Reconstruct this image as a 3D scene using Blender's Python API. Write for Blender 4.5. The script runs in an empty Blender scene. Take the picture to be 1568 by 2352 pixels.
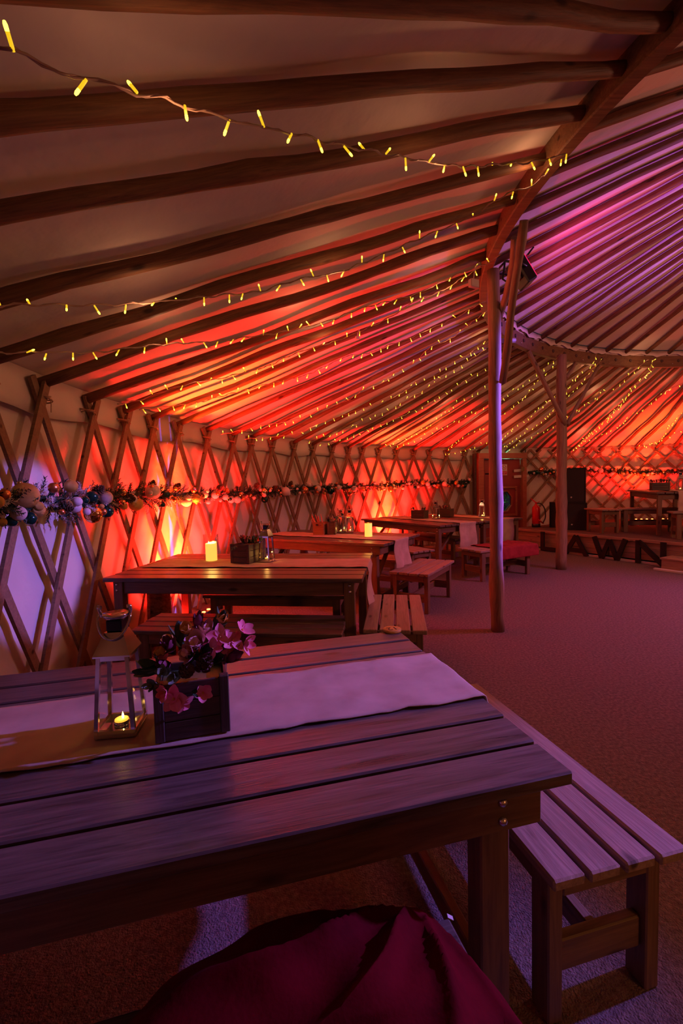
import bpy, bmesh, math, random
from math import sin, cos, pi, sqrt, atan2, radians
from mathutils import Vector, Matrix, noise as mnoise
import numpy as np

random.seed(7)
RNG = np.random.default_rng(11)
SC = bpy.context.scene
COL = SC.collection

# ------------------------------------------------------------------ camera
cam_data = bpy.data.cameras.new('camera')
cam_data.sensor_fit = 'VERTICAL'
cam_data.sensor_height = 36.0
cam_data.lens = 36.0 * 1045.0 / 2352.0
cam_data.clip_start = 0.05
cam = bpy.data.objects.new('camera', cam_data)
COL.objects.link(cam)
_p, _r = -0.06, -0.025
_f = Vector((0, cos(_p), sin(_p)))
_u = Vector((0, -sin(_p), cos(_p)))
_e = Vector((1, 0, 0))
_right = _e * cos(_r) + _u * sin(_r)
_up = -_e * sin(_r) + _u * cos(_r)
_m = Matrix.Identity(4)
for i in range(3):
    _m[i][0] = _right[i]
    _m[i][1] = _up[i]
    _m[i][2] = -_f[i]
_m[2][3] = 1.43
cam.matrix_world = _m
SC.camera = cam

# ------------------------------------------------------------------ world, exposure
SC.view_settings.view_transform = 'Standard'
SC.view_settings.look = 'None'
SC.view_settings.exposure = 0.0
SC.view_settings.gamma = 1.0
SC.view_settings.use_curve_mapping = False
wd = bpy.data.worlds.new('world')
SC.world = wd
wd.use_nodes = True
wd.node_tree.nodes['Background'].inputs[0].default_value = (0.02, 0.03, 0.04, 1)
wd.node_tree.nodes['Background'].inputs[1].default_value = 0.3
SC.cycles.max_bounces = 7
SC.cycles.diffuse_bounces = 4
SC.cycles.transparent_max_bounces = 12
SC.cycles.sample_clamp_indirect = 4.0
SC.cycles.caustics_reflective = False
SC.cycles.caustics_refractive = False

# ------------------------------------------------------------------ lamps of the tent
def lamp(name, kind, loc, target, color, energy, size=0.1, size_y=None, spot=60, blend=0.5, spread=pi):
    l = bpy.data.lights.new(name, kind)
    l.color = color
    l.energy = energy
    if kind == 'AREA':
        l.shape = 'RECTANGLE'
        l.size = size
        l.size_y = size_y or size
        l.spread = spread
    else:
        l.shadow_soft_size = size
    if kind == 'SPOT':
        l.spot_size = radians(spot)
        l.spot_blend = blend
    o = bpy.data.objects.new(name, l)
    COL.objects.link(o)
    o.location = loc
    if target is not None:
        d = Vector(target) - Vector(loc)
        o.rotation_euler = d.to_track_quat('-Z', 'Y').to_euler()
    return o

# LIGHTS-BEGIN
# violet floodlights on the ring beam at the right, out of frame
lamp('violet_wall_flood', 'SPOT', (4.6, 2.0, 3.2), (-1.9, 2.95, 1.08), (0.30, 0.18, 1.0), 1800, 0.03, spot=10, blend=0.3)
lamp('violet_table_flood', 'SPOT', (4.9, 2.4, 3.25), (0.25, 1.08, 0.7), (0.29, 0.17, 1.0), 1600, 0.06, spot=22.5, blend=0.7)
lamp('violet_post_flood', 'SPOT', (6.0, 3.4, 3.2), (1.46, 4.27, 1.75), (0.22, 0.11, 1.0), 6500, 0.03, spot=30, blend=0.4).scale = (0.062, 1, 1)
# softer mauve flood over the dance floor
lamp('floor_flood', 'SPOT', (6.4, 4.2, 3.4), (3.1, 4.8, 0.0), (0.80, 0.13, 0.62), 560, 0.25, spot=72, blend=0.9)
# magenta and purple floods aimed up into the inner roof
lamp('magenta_flood', 'SPOT', (2.0, 4.2, 3.25), (5.2, 6.2, 4.9), (1.0, 0.07, 0.42), 75, 0.15, spot=100, blend=0.9)
lamp('purple_flood', 'SPOT', (7.6, 4.4, 3.15), (3.0, 5.2, 4.9), (0.50, 0.13, 1.0), 1000, 0.15, spot=54, blend=0.6)
# unseen warm lamp behind the camera, catching the front table apron
lamp('warm_side_lamp', 'SPOT', (3.0, -1.6, 1.9), (1.0, 1.5, 0.5), (1.0, 0.34, 0.10), 80, 0.2, spot=32, blend=0.8)
# soft warm fill added at the tent centre to lift the canvas tone
lamp('tent_fill', 'POINT', (5.9, 3.4, 2.9), None, (1.0, 0.34, 0.20), 200, 0.35)
# LIGHTS-END

# ------------------------------------------------------------------ mesh helpers
class MB:
    def __init__(s):
        s.v = []; s.f = []; s.mi = []; s.sm = []
    def add(s, vs, fs, mi=0, smooth=False):
        b = len(s.v)
        s.v.extend([tuple(v) for v in vs])
        for f in fs:
            s.f.append(tuple(b + i for i in f)); s.mi.append(mi); s.sm.append(smooth)
        return s
    def box(s, c, d, rot=None, ch=0.0, mi=0):
        vs, fs = boxgeo(d[0], d[1], d[2], ch)
        M = rot if rot is not None else Matrix.Identity(3)
        c = Vector(c)
        s.add([c + M @ Vector(v) for v in vs], fs, mi)
        return s
    def bar(s, a, b, w, t, mi=0, up=(0, 0, 1), ch=0.0):
        a = Vector(a); b = Vector(b)
        x = (b - a).normalized()
        y = Vector(up).cross(x)
        if y.length < 1e-4: y = Vector((0, 1, 0))
        y.normalize(); z = x.cross(y)
        M = Matrix((x, y, z)).transposed()
        return s.box((a + b) / 2, ((b - a).length, w, t), M, ch, mi)
    def tube(s, pts, rad, n=8, mi=0, caps=True, smooth=True, squash=1.0):
        pts = [Vector(p) for p in pts]
        k = len(pts)
        rs = rad if isinstance(rad, (list, tuple)) else [rad] * k
        vs = []; fs = []
        up = None
        for i in range(k):
            t = (pts[min(i + 1, k - 1)] - pts[max(i - 1, 0)]).normalized()
            if up is None:
                ref = Vector((0, 0, 1)) if abs(t.z) < 0.9 else Vector((1, 0, 0))
                up = (ref - t * ref.dot(t)).normalized()
            else:
                up = (up - t * up.dot(t)).normalized()
            sd = t.cross(up)
            for j in range(n):
                a = 2 * pi * j / n
                vs.append(pts[i] + (sd * cos(a) + up * sin(a) * squash) * rs[i])
        for i in range(k - 1):
            for j in range(n):
                fs.append((i * n + j, i * n + (j + 1) % n, (i + 1) * n + (j + 1) % n, (i + 1) * n + j))
        s.add(vs, fs, mi, smooth)
        if caps:
            b = len(s.v) - len(vs)
            s.f.append(tuple(b + j for j in reversed(range(n)))); s.mi.append(mi); s.sm.append(False)
            s.f.append(tuple(b + (k - 1) * n + j for j in range(n))); s.mi.append(mi); s.sm.append(False)
        return s
    def lathe(s, prof, n=20, mi=0, c=(0, 0, 0), smooth=True):
        vs = []; fs = []
        c = Vector(c)
        for (r, z) in prof:
            for j in range(n):
                a = 2 * pi * j / n
                vs.append(c + Vector((r * cos(a), r * sin(a), z)))
        for i in range(len(prof) - 1):
            for j in range(n):
                fs.append((i * n + j, i * n + (j + 1) % n, (i + 1) * n + (j + 1) % n, (i + 1) * n + j))
        fs.append(tuple(reversed(range(n))))
        fs.append(tuple((len(prof) - 1) * n + j for j in range(n)))
        return s.add(vs, fs, mi, smooth)
    def mesh(s, name, mats):
        me = bpy.data.meshes.new(name)
        me.from_pydata(s.v, [], s.f)
        for m in (mats if isinstance(mats, (list, tuple)) else [mats]):
            me.materials.append(m)
        me.polygons.foreach_set('material_index', s.mi)
        me.polygons.foreach_set('use_smooth', s.sm)
        me.update()
        return me

def boxgeo(lx, ly, lz, ch=0.0):
    a, b, c = lx / 2, ly / 2, lz / 2
    if ch <= 0:
        vs = [(x, y, z) for x in (-a, a) for y in (-b, b) for z in (-c, c)]
        return vs, [(0, 1, 3, 2), (4, 6, 7, 5), (0, 4, 5, 1), (2, 3, 7, 6), (0, 2, 6, 4), (1, 5, 7, 3)]
    ch = min(ch, a * .45, b * .45, c * .45)
    bm = bmesh.new()
    bmesh.ops.create_cube(bm, size=1.0)
    for v in bm.verts:
        v.co = Vector((v.co.x * lx, v.co.y * ly, v.co.z * lz))
    bmesh.ops.bevel(bm, geom=list(bm.edges), offset=ch, segments=1, affect='EDGES', profile=0.5)
    bm.verts.index_update()
    vs = [tuple(v.co) for v in bm.verts]
    fs = [tuple(v.index for v in f.verts) for f in bm.faces]
    bm.free()
    return vs, fs

def link(name, me, parent=None, M=None, kind=None, label=None):
    o = bpy.data.objects.new(name, me)
    COL.objects.link(o)
    if parent is not None: o.parent = parent
    if M is not None: o.matrix_basis = M
    if kind: o['kind'] = kind
    if label: o['label'] = label
    return o

def thing(name, label, cat, M=None, group=None, me=None):
    o = bpy.data.objects.new(name, me)
    COL.objects.link(o)
    o.empty_display_size = 0.1
    if M is not None: o.matrix_basis = M
    o['label'] = label; o['category'] = cat
    if group: o['group'] = group
    return o

def T(x, y, z, ang=0.0):
    return Matrix.Translation((x, y, z)) @ Matrix.Rotation(ang, 4, 'Z')

def XF(c, x, y):
    """matrix with local X along x, Y roughly along y, at c"""
    x = Vector(x).normalized(); y = Vector(y)
    z = x.cross(y).normalized(); y = z.cross(x)
    M = Matrix((x, y, z)).transposed().to_4x4()
    M.translation = Vector(c)
    return M

_boards = {}
def board(L, w, t, m, ch=0.004):
    k = (round(L, 3), round(w, 4), round(t, 4), m.name, ch)
    if k not in _boards:
        _boards[k] = MB().box((0, 0, 0), (L, w, t), ch=ch).mesh('board', m)
    return _boards[k]

def put_board(name, parent, a, b, w, t, m, side=(0, 1, 0), ch=0.004, label=None):
    """board from a to b; local X runs along it, width w along `side`"""
    a = Vector(a); b = Vector(b)
    return link(name, board((b - a).length, w, t, m, ch), parent, XF((a + b) / 2, b - a, side), label=label)

def catmull(pts, step):
    P = [Vector(p) for p in pts]
    P = [P[0] * 2 - P[1]] + P + [P[-1] * 2 - P[-2]]
    out = []
    for i in range(1, len(P) - 2):
        n = max(1, int((P[i + 1] - P[i]).length / step + .5))
        for k in range(n):
            t = k / n
            a, b, c, d = P[i - 1], P[i], P[i + 1], P[i + 2]
            out.append(0.5 * ((2 * b) + (c - a) * t + (2 * a - 5 * b + 4 * c - d) * t * t + (3 * b - a - 3 * c + d) * t ** 3))
    out.append(P[-2])
    return out

# ------------------------------------------------------------------ materials
def new_mat(name):
    m = bpy.data.materials.new(name)
    m.use_nodes = True
    nt = m.node_tree
    nt.nodes.clear()
    out = nt.nodes.new('ShaderNodeOutputMaterial')
    return m, nt, out

def nd(nt, t, **kw):
    n = nt.nodes.new(t)
    for k, v in kw.items():
        if k in n.inputs: n.inputs[k].default_value = v
        else: setattr(n, k, v)
    return n

def ramp(nt, fac, stops):
    r = nt.nodes.new('ShaderNodeValToRGB')
    e = r.color_ramp.elements
    while len(e) < len(stops): e.new(0.5)
    for q, (p, c) in zip(e, stops):
        q.position = p; q.color = (*c, 1)
    nt.links.new(fac, r.inputs[0])
    return r.outputs[0]

def coords(nt, scale, rand=True):
    tc = nd(nt, 'ShaderNodeTexCoord')
    src = tc.outputs['Object']
    if rand:
        oi = nd(nt, 'ShaderNodeObjectInfo')
        mu = nd(nt, 'ShaderNodeVectorMath', operation='SCALE')
        mu.inputs[0].default_value = (31, 17, 23)
        nt.links.new(oi.outputs['Random'], mu.inputs['Scale'])
        ad = nd(nt, 'ShaderNodeVectorMath', operation='ADD')
        nt.links.new(src, ad.inputs[0]); nt.links.new(mu.outputs[0], ad.inputs[1])
        src = ad.outputs[0]
    mp = nd(nt, 'ShaderNodeMapping')
    mp.inputs['Scale'].default_value = scale
    nt.links.new(src, mp.inputs['Vector'])
    return mp.outputs[0]

def bsdf(nt, out, color=None, rough=0.5, metal=0.0, spec=0.5, **kw):
    b = nd(nt, 'ShaderNodeBsdfPrincipled')
    if color is not None:
        if isinstance(color, tuple): b.inputs['Base Color'].default_value = (*color, 1)
        else: nt.links.new(color, b.inputs['Base Color'])
    b.inputs['Roughness'].default_value = rough
    b.inputs['Metallic'].default_value = metal
    b.inputs['Specular IOR Level'].default_value = spec
    for k, v in kw.items(): b.inputs[k].default_value = v
    nt.links.new(b.outputs[0], out.inputs[0])
    return b

def bump(nt, b, h, strength=0.3, dist=0.01):
    bp = nd(nt, 'ShaderNodeBump')
    bp.inputs['Strength'].default_value = strength
    bp.inputs['Distance'].default_value = dist
    nt.links.new(h, bp.inputs['Height'])
    nt.links.new(bp.outputs[0], b.inputs['Normal'])

def wood(name, dark, light, rough=0.5, sx=1.0, bstr=0.35, spec=0.45, scratch=0.0):
    m, nt, out = new_mat(name)
    v = coords(nt, (1.6 * sx, 20, 20))
    n1 = nd(nt, 'ShaderNodeTexNoise', Scale=1.5, Detail=6.0, Roughness=0.62, Distortion=1.4)
    nt.links.new(v, n1.inputs['Vector'])
    v2 = coords(nt, (5 * sx, 160, 160))
    n2 = nd(nt, 'ShaderNodeTexNoise', Scale=1.0, Detail=3.0, Roughness=0.6)
    nt.links.new(v2, n2.inputs['Vector'])
    mix = nd(nt, 'ShaderNodeMath', operation='MULTIPLY_ADD')
    nt.links.new(n2.outputs[0], mix.inputs[0]); mix.inputs[1].default_value = 0.45
    nt.links.new(n1.outputs[0], mix.inputs[2])
    c = ramp(nt, mix.outputs[0], [(0.48, dark), (0.70, tuple((a + b) / 2 for a, b in zip(dark, light))), (0.92, light)])
    # knots
    v3 = coords(nt, (3.2 * sx, 9, 9))
    vo = nd(nt, 'ShaderNodeTexVoronoi', Scale=1.0)
    nt.links.new(v3, vo.inputs['Vector'])
    kn = ramp(nt, vo.outputs['Distance'], [(0.07, (0.25, 0.22, 0.2)), (0.16, (1, 1, 1))])
    mm = nd(nt, 'ShaderNodeMixRGB', blend_type='MULTIPLY'); mm.inputs[0].default_value = 1
    nt.links.new(c, mm.inputs[1]); nt.links.new(kn, mm.inputs[2])
    b = bsdf(nt, out, mm.outputs[0], rough, spec=spec)
    rr = nd(nt, 'ShaderNodeMapRange')
    rr.inputs['To Min'].default_value = max(0.05, rough - 0.16); rr.inputs['To Max'].default_value = min(1, rough + 0.2)
    nt.links.new(n1.outputs[0], rr.inputs['Value']); nt.links.new(rr.outputs[0], b.inputs['Roughness'])
    bump(nt, b, mix.outputs[0], bstr, 0.004)
    return m

def plain(name, color, rough=0.5, metal=0.0, spec=0.5, c2=None, scale=8.0, bstr=0.0, bscale=None, bdist=0.004, **kw):
    m, nt, out = new_mat(name)
    v = coords(nt, (scale,) * 3)
    n1 = nd(nt, 'ShaderNodeTexNoise', Scale=1.0, Detail=4.0)
    nt.links.new(v, n1.inputs['Vector'])
    c = ramp(nt, n1.outputs[0], [(0.35, color), (0.68, c2 or tuple(min(1, x * 1.18) for x in color))])
    b = bsdf(nt, out, c, rough, metal, spec, **kw)
    if bstr:
        v2 = coords(nt, (bscale or scale * 6,) * 3)
        n2 = nd(nt, 'ShaderNodeTexNoise', Scale=1.0, Detail=3.0)
        nt.links.new(v2, n2.inputs['Vector'])
        bump(nt, b, n2.outputs[0], bstr, bdist)
    return m

def emit(name, color, strength, base=None):
    m, nt, out = new_mat(name)
    bsdf(nt, out, base or color, 0.4, **{'Emission Color': (*color, 1), 'Emission Strength': strength})
    return m

def glassy(name, tint=(1, 1, 1), amount=0.10, rough=0.02):
    m, nt, out = new_mat(name)
    tr = nd(nt, 'ShaderNodeBsdfTransparent'); tr.inputs[0].default_value = (*tint, 1)
    gl = nd(nt, 'ShaderNodeBsdfGlossy'); gl.inputs['Roughness'].default_value = rough
    lw = nd(nt, 'ShaderNodeLayerWeight', Blend=0.5)
    fr = nd(nt, 'ShaderNodeMath', operation='POWER'); fr.inputs[1].default_value = 4.0
    nt.links.new(lw.outputs['Facing'], fr.inputs[0])
    ad = nd(nt, 'ShaderNodeMath', operation='ADD'); ad.inputs[1].default_value = amount * 0.3
    nt.links.new(fr.outputs[0], ad.inputs[0])
    mx = nd(nt, 'ShaderNodeMixShader')
    nt.links.new(ad.outputs[0], mx.inputs[0]); nt.links.new(tr.outputs[0], mx.inputs[1]); nt.links.new(gl.outputs[0], mx.inputs[2])
    nt.links.new(mx.outputs[0], out.inputs[0])
    return m

def weave(name, c1, c2, scale=420, bstr=0.5):
    m, nt, out = new_mat(name)
    v = coords(nt, (1, 1, 1), rand=False)
    w1 = nd(nt, 'ShaderNodeTexWave', bands_direction='X', Scale=scale / 6.28, Distortion=1.5)
    w1.inputs['Detail Scale'].default_value = 3
    w2 = nd(nt, 'ShaderNodeTexWave', bands_direction='Y', Scale=scale / 6.28, Distortion=1.5)
    nt.links.new(v, w1.inputs['Vector']); nt.links.new(v, w2.inputs['Vector'])
    mu = nd(nt, 'ShaderNodeMath', operation='MULTIPLY')
    nt.links.new(w1.outputs['Fac'], mu.inputs[0]); nt.links.new(w2.outputs['Fac'], mu.inputs[1])
    n1 = nd(nt, 'ShaderNodeTexNoise', Scale=9.0, Detail=5.0)
    nt.links.new(v, n1.inputs['Vector'])
    ad = nd(nt, 'ShaderNodeMath', operation='MULTIPLY_ADD'); ad.inputs[1].default_value = 0.4
    nt.links.new(mu.outputs[0], ad.inputs[0]); nt.links.new(n1.outputs[0], ad.inputs[2])
    c = ramp(nt, ad.outputs[0], [(0.35, c1), (0.85, c2)])
    b = bsdf(nt, out, c, 0.95, spec=0.15)
    bump(nt, b, ad.outputs[0], bstr, 0.002)
    return m

M_PLANK = wood('stained_plank', (0.045, 0.031, 0.027), (0.17, 0.125, 0.105), 0.33, scratch=0.3)
M_BENCH = wood('bench_plank', (0.16, 0.10, 0.08), (0.36, 0.25, 0.19), 0.5)
M_FRAME = wood('stained_frame', (0.10, 0.055, 0.03), (0.21, 0.12, 0.065), 0.5)
M_POLE = wood('round_pole_wood', (0.085, 0.04, 0.018), (0.23, 0.115, 0.05), 0.62, sx=1.0, bstr=0.6, spec=0.3)
M_SLAT = wood('lattice_wood', (0.15, 0.085, 0.048), (0.26, 0.16, 0.09), 0.6, bstr=0.2, spec=0.3)
M_RING = wood('ring_wood', (0.12, 0.062, 0.03), (0.24, 0.135, 0.065), 0.6, sx=0.6, spec=0.3)
M_POST = wood('post_wood', (0.16, 0.095, 0.06), (0.34, 0.22, 0.14), 0.6, bstr=0.5, spec=0.3)
M_CANVAS = plain('canvas', (0.62, 0.55, 0.47), 0.92, spec=0.1, c2=(0.70, 0.63, 0.55), scale=1.3, bstr=0.3, bscale=7, bdist=0.035)
M_CARPET = plain('carpet', (0.14, 0.105, 0.098), 1.0, spec=0.05, c2=(0.235, 0.18, 0.168), scale=55, bstr=0.9, bscale=160, bdist=0.01)
M_HESSIAN = weave('hessian', (0.46, 0.32, 0.24), (0.64, 0.48, 0.375), scale=1500, bstr=0.35)
M_ROPE = plain('rope', (0.30, 0.20, 0.12), 0.9, c2=(0.45, 0.31, 0.18), scale=60, bstr=0.5)
M_STEEL = plain('polished_steel', (0.60, 0.57, 0.56), 0.11, metal=1.0)
M_BRASS = plain('aged_brass', (0.55, 0.42, 0.20), 0.22, metal=1.0)
M_DKMETAL = plain('dark_metal', (0.03, 0.03, 0.035), 0.3, metal=1.0)
M_BOLT = plain('bolt_steel', (0.7, 0.68, 0.66), 0.25, metal=1.0)
M_BLACK = plain('black_paint', (0.008, 0.008, 0.009), 0.55, spec=0.3, scale=20)
M_BLACKP = plain('black_plastic', (0.014, 0.014, 0.016), 0.4, scale=30)
M_GLASS = glassy('clear_glass')
M_CRATE = wood('dark_crate', (0.035, 0.022, 0.016), (0.10, 0.062, 0.042), 0.55)
M_CRATE2 = wood('warm_crate', (0.20, 0.09, 0.05), (0.36, 0.19, 0.10), 0.6)
M_DOOR = plain('painted_door', (0.24, 0.03, 0.032), 0.55, c2=(0.29, 0.045, 0.04), scale=3, bstr=0.1)
M_DOORF = wood('door_frame_wood', (0.26, 0.075, 0.05), (0.40, 0.15, 0.09), 0.55)
M_WAX = emit('candle_wax', (1.0, 0.42, 0.05), 0.55, base=(0.8, 0.7, 0.45))
M_WAXG = emit('glowing_wax', (1.0, 0.50, 0.07), 1.3, base=(0.8, 0.7, 0.45))
M_FLAME = emit('flame', (1.0, 0.62, 0.16), 14.0)
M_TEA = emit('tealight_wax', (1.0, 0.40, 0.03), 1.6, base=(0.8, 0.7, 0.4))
M_BULB = emit('bulb_capsule', (1.0, 0.62, 0.01), 0.9, base=(0.8, 0.7, 0.3))
M_BULBT = emit('bulb_tip', (1.0, 0.80, 0.05), 5.5)
M_WIRE = plain('clear_wire', (0.36, 0.24, 0.17), 0.5, spec=0.4)
for _mm in (M_BULB, M_BULBT): _mm.cycles.emission_sampling = 'NONE'
M_LEDR = emit('led_lens', (1.0, 0.16, 0.03), 14.0)
M_LEDM = emit('led_magenta', (1.0, 0.01, 0.10), 2.0)
M_FLEECE = plain('red_fleece', (0.085, 0.0006, 0.004), 0.85, spec=0.06, c2=(0.12, 0.001, 0.006), scale=14, bstr=0.25, bscale=90, **{'Sheen Weight': 0.0})
M_THROW = plain('dark_red_throw', (0.22, 0.02, 0.02), 0.9, spec=0.15, c2=(0.30, 0.03, 0.03), scale=14, bstr=0.25, bscale=90)
M_NEEDLE = plain('fir_needles', (0.012, 0.045, 0.028), 0.65, c2=(0.03, 0.085, 0.05), scale=40)
M_FROST = plain('frosted_needles', (0.40, 0.38, 0.36), 0.7, c2=(0.6, 0.58, 0.55), scale=40)
M_CONE = plain('pine_cone', (0.09, 0.05, 0.03), 0.75, c2=(0.19, 0.12, 0.075), scale=30)
M_GOLD = plain('gold_glitter', (0.48, 0.30, 0.06), 0.32, metal=0.75, c2=(0.75, 0.52, 0.16), scale=260, bstr=0.8, bscale=420, bdist=0.002)
M_COPPER = plain('copper_bauble', (0.62, 0.23, 0.08), 0.28, metal=0.9)
M_WHITE = plain('white_glitter', (0.66, 0.55, 0.52), 0.5, c2=(0.82, 0.72, 0.70), scale=260, bstr=0.6, bscale=420, bdist=0.002)
M_GREENB = plain('green_bauble', (0.006, 0.05, 0.035), 0.15, metal=0.5)
M_MIRROR = plain('mirror_bauble', (0.80, 0.42, 0.16), 0.05, metal=1.0)
M_CAPB = plain('bauble_cap', (0.7, 0.55, 0.25), 0.25, metal=1.0)
M_PINK = plain('pink_petal', (0.85, 0.17, 0.26), 0.6, c2=(0.90, 0.34, 0.40), scale=30)
M_BLUSH = plain('blush_petal', (0.75, 0.38, 0.34), 0.6, c2=(0.85, 0.50, 0.44), scale=30)
M_AMBER = plain('amber_petal', (0.72, 0.34, 0.05), 0.6, c2=(0.82, 0.48, 0.14), scale=30)
M_REDP = plain('coral_petal', (0.72, 0.10, 0.08), 0.6, c2=(0.82, 0.24, 0.16), scale=30)
M_PLUM = plain('plum_leaf', (0.14, 0.025, 0.055), 0.6, c2=(0.24, 0.05, 0.09), scale=30)
M_LEAF = plain('green_leaf', (0.03, 0.075, 0.035), 0.5, c2=(0.07, 0.13, 0.06), scale=30)
M_SAGE = plain('sage_leaf', (0.14, 0.19, 0.12), 0.6, c2=(0.24, 0.28, 0.19), scale=30)
M_REDEXT = plain('red_enamel', (0.55, 0.012, 0.01), 0.25)
M_PALE = plain('pale_paint', (0.55, 0.50, 0.47), 0.6)
M_WHITEP = plain('white_plastic', (0.62, 0.55, 0.50), 0.5)
M_DISC = wood('disc_wood', (0.60, 0.26, 0.05), (0.80, 0.40, 0.10), 0.4)
M_BURNT = plain('burnt_number', (0.10, 0.035, 0.01), 0.7)
M_STAGE = plain('stage_carpet', (0.13, 0.075, 0.065), 1.0, spec=0.05, c2=(0.18, 0.105, 0.09), scale=40, bstr=0.5, bscale=120)
M_SBOARD = wood('stage_board', (0.22, 0.13, 0.09), (0.40, 0.25, 0.17), 0.6)
M_BARK = wood('bark', (0.06, 0.03, 0.02), (0.30, 0.16, 0.09), 0.85, sx=3.0, bstr=1.0, spec=0.2)
# ------------------------------------------------------------------ the tent: walls, roof, floor
CX, CY, RW, HT = 5.98, 3.47, 7.97, 2.15          # centre, wall radius, wall height
RR, HR = 4.617, 3.345                            # ring beam inner radius, underside height
DOOR0, DOOR1 = 1.765, 1.935                      # door opening along the wall

def pol(th, r, z):
    return Vector((CX + r * cos(th), CY + r * sin(th), z))

def set_struct(o):
    o['kind'] = 'structure'
    return o

# floor
def floor_mesh():
    mb = MB()
    n = 96
    vs = [(CX, CY, 0)] + [tuple(pol(2 * pi * i / n, RW + 0.1, 0)) for i in range(n)]
    mb.add(vs, [(0, 1 + i, 1 + (i + 1) % n) for i in range(n)])
    vs2 = [(CX, CY, -0.06)] + [tuple(pol(2 * pi * i / n, RW + 0.1, -0.06)) for i in range(n)]
    mb.add(vs2, [(0, 1 + (i + 1) % n, 1 + i) for i in range(n)])
    return mb.mesh('floor', M_CARPET)
set_struct(link('floor', floor_mesh()))

# canvas walls: folds run down the cloth
def wall_fold(th, z):
    a = mnoise.noise(Vector((th * 9, z * 0.5, 1.3))) * 0.022 + mnoise.noise(Vector((th * 34, z * 1.6, 7.7))) * 0.008
    a += mnoise.noise(Vector((th * 14, z * 7.0, 3.1))) * 0.012 + mnoise.noise(Vector((th * 22 + z * 6, z * 3.0, 8.1))) * 0.012 * max(0, 1.5 - z)
    return a
def wall_mesh(t0, t1, name, n, door=False):
    mb = MB(); zs = [-0.0] + [0.11 * i for i in range(1, 20)] + [2.165, 2.235]
    vs = []; fs = []
    for i in range(n + 1):
        th = t0 + (t1 - t0) * i / n
        for z in zs:
            vs.append(pol(th, RW + 0.05 + wall_fold(th, z), z))
    m = len(zs)
    for i in range(n):
        th = t0 + (t1 - t0) * (i + .5) / n
        for j in range(m - 1):
            if door and DOOR0 + 0.02 < th < DOOR1 - 0.02 and zs[j] < 2.0: continue
            fs.append((i * m + j, i * m + j + 1, (i + 1) * m + j + 1, (i + 1) * m + j))
    mb.add(vs, fs, 0, True)
    return mb.mesh(name, M_CANVAS)
W_LEFT = set_struct(link('wall_left', wall_mesh(3.75, 1.955, 'wall_left', 300)))
W_FAR = set_struct(link('wall_far', wall_mesh(1.955, 0.6, 'wall_far', 220, True)))
W_BACK = set_struct(link('wall_behind', wall_mesh(0.6, 3.75 - 2 * pi, 'wall_behind', 120)))

# loose hem of the roof canvas hanging over the wall top
def hem(t0, t1, n, name, parent):
    vs = []; fs = []
    for i in range(n + 1):
        th = t0 + (t1 - t0) * i / n
        lo = 1.955 + 0.022 * sin(th * 31) + 0.015 * mnoise.noise(Vector((th * 20, 0, 0)))
        for k, z in enumerate((2.215, 2.12, 2.04, lo)):
            w = 0.035 * (k / 3.0) ** 2 * (0.6 + 0.4 * sin(th * 47)) + mnoise.noise(Vector((th * 40, z * 3, 2))) * 0.005
            vs.append(pol(th, RW + 0.005 - w * 0.35, z))
    for i in range(n):
        for j in range(3):
            fs.append((i * 4 + j, i * 4 + j + 1, (i + 1) * 4 + j + 1, (i + 1) * 4 + j))
    mb = MB().add(vs, fs, 0, True)
    o = link('canvas_hem', mb.mesh('canvas_hem', M_CANVAS), parent)
    s = o.modifiers.new('thick', 'SOLIDIFY'); s.thickness = 0.004
    return o
hem(3.6, 1.955, 200, 'hem', W_LEFT)
hem(1.745, 1.1, 90, 'hem', W_FAR)

# roof canvas, outer skirt and inner cone
def roof_mesh():
    n = 384
    rad = [RW + 0.07, RW - 0.1] + list(np.linspace(RW - 0.45, RR + 0.18, 13)) + [RR + 0.02]
    mb = MB(); vs = []; fs = []
    for i in range(n):
        th = 2 * pi * i / n
        for r in rad:
            t = (RW - r) / (RW - RR)
            z = HT + t * (HR + 0.095 - HT) + 0.075
            edge = max(0, min(1, t * 4, (1 - t) * 4))
            z += edge * (0.035 * mnoise.noise(Vector((th * 11, r * 0.5, 0))) + 0.012 * mnoise.noise(Vector((th * 45, r * 1.1, 5))))
            vs.append(pol(th, r, z))
    m = len(rad)
    for i in range(n):
        for j in range(m - 1):
            a = i * m + j; b = ((i + 1) % n) * m + j
            fs.append((a, b, b + 1, a + 1))
    mb.add(vs, fs, 0, True)
    vs = []; fs = []
    rad2 = list(np.linspace(RR - 0.03, 0.3, 14)) + [0.02]
    for i in range(n):
        th = 2 * pi * i / n
        for r in rad2:
            t = (RR - r) / RR
            z = HR + 0.215 + t * 1.75 + 0.05 + min(1, t * 5) * 0.03 * mnoise.noise(Vector((th * 12, r * 0.6, 9)))
            vs.append(pol(th, r, z))
    m = len(rad2)
    for i in range(n):
        for j in range(m - 1):
            a = i * m + j; b = ((i + 1) % n) * m + j
            fs.append((a, b, b + 1, a + 1))
    mb.add(vs, fs, 0, True)
    # the skirt of the inner cone lapping over the ring
    vs = []; fs = []
    for i in range(n):
        th = 2 * pi * i / n
        w = 0.02 * sin(th * 48) + 0.012 * sin(th * 131)
        vs += [pol(th, RR + 0.02, HR + 0.17), pol(th, RR - 0.03, HR + 0.265), pol(th, RR - 0.035, HR + 0.185 + w)]
    for i in range(n):
        a = i * 3; b = ((i + 1) % n) * 3
        fs += [(a, b, b + 1, a + 1), (a + 1, b + 1, b + 2, a + 2)]
    mb.add(vs, fs, 0, True)
    return mb.mesh('ceiling', M_CANVAS)
CEIL = set_struct(link('ceiling', roof_mesh()))

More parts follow.
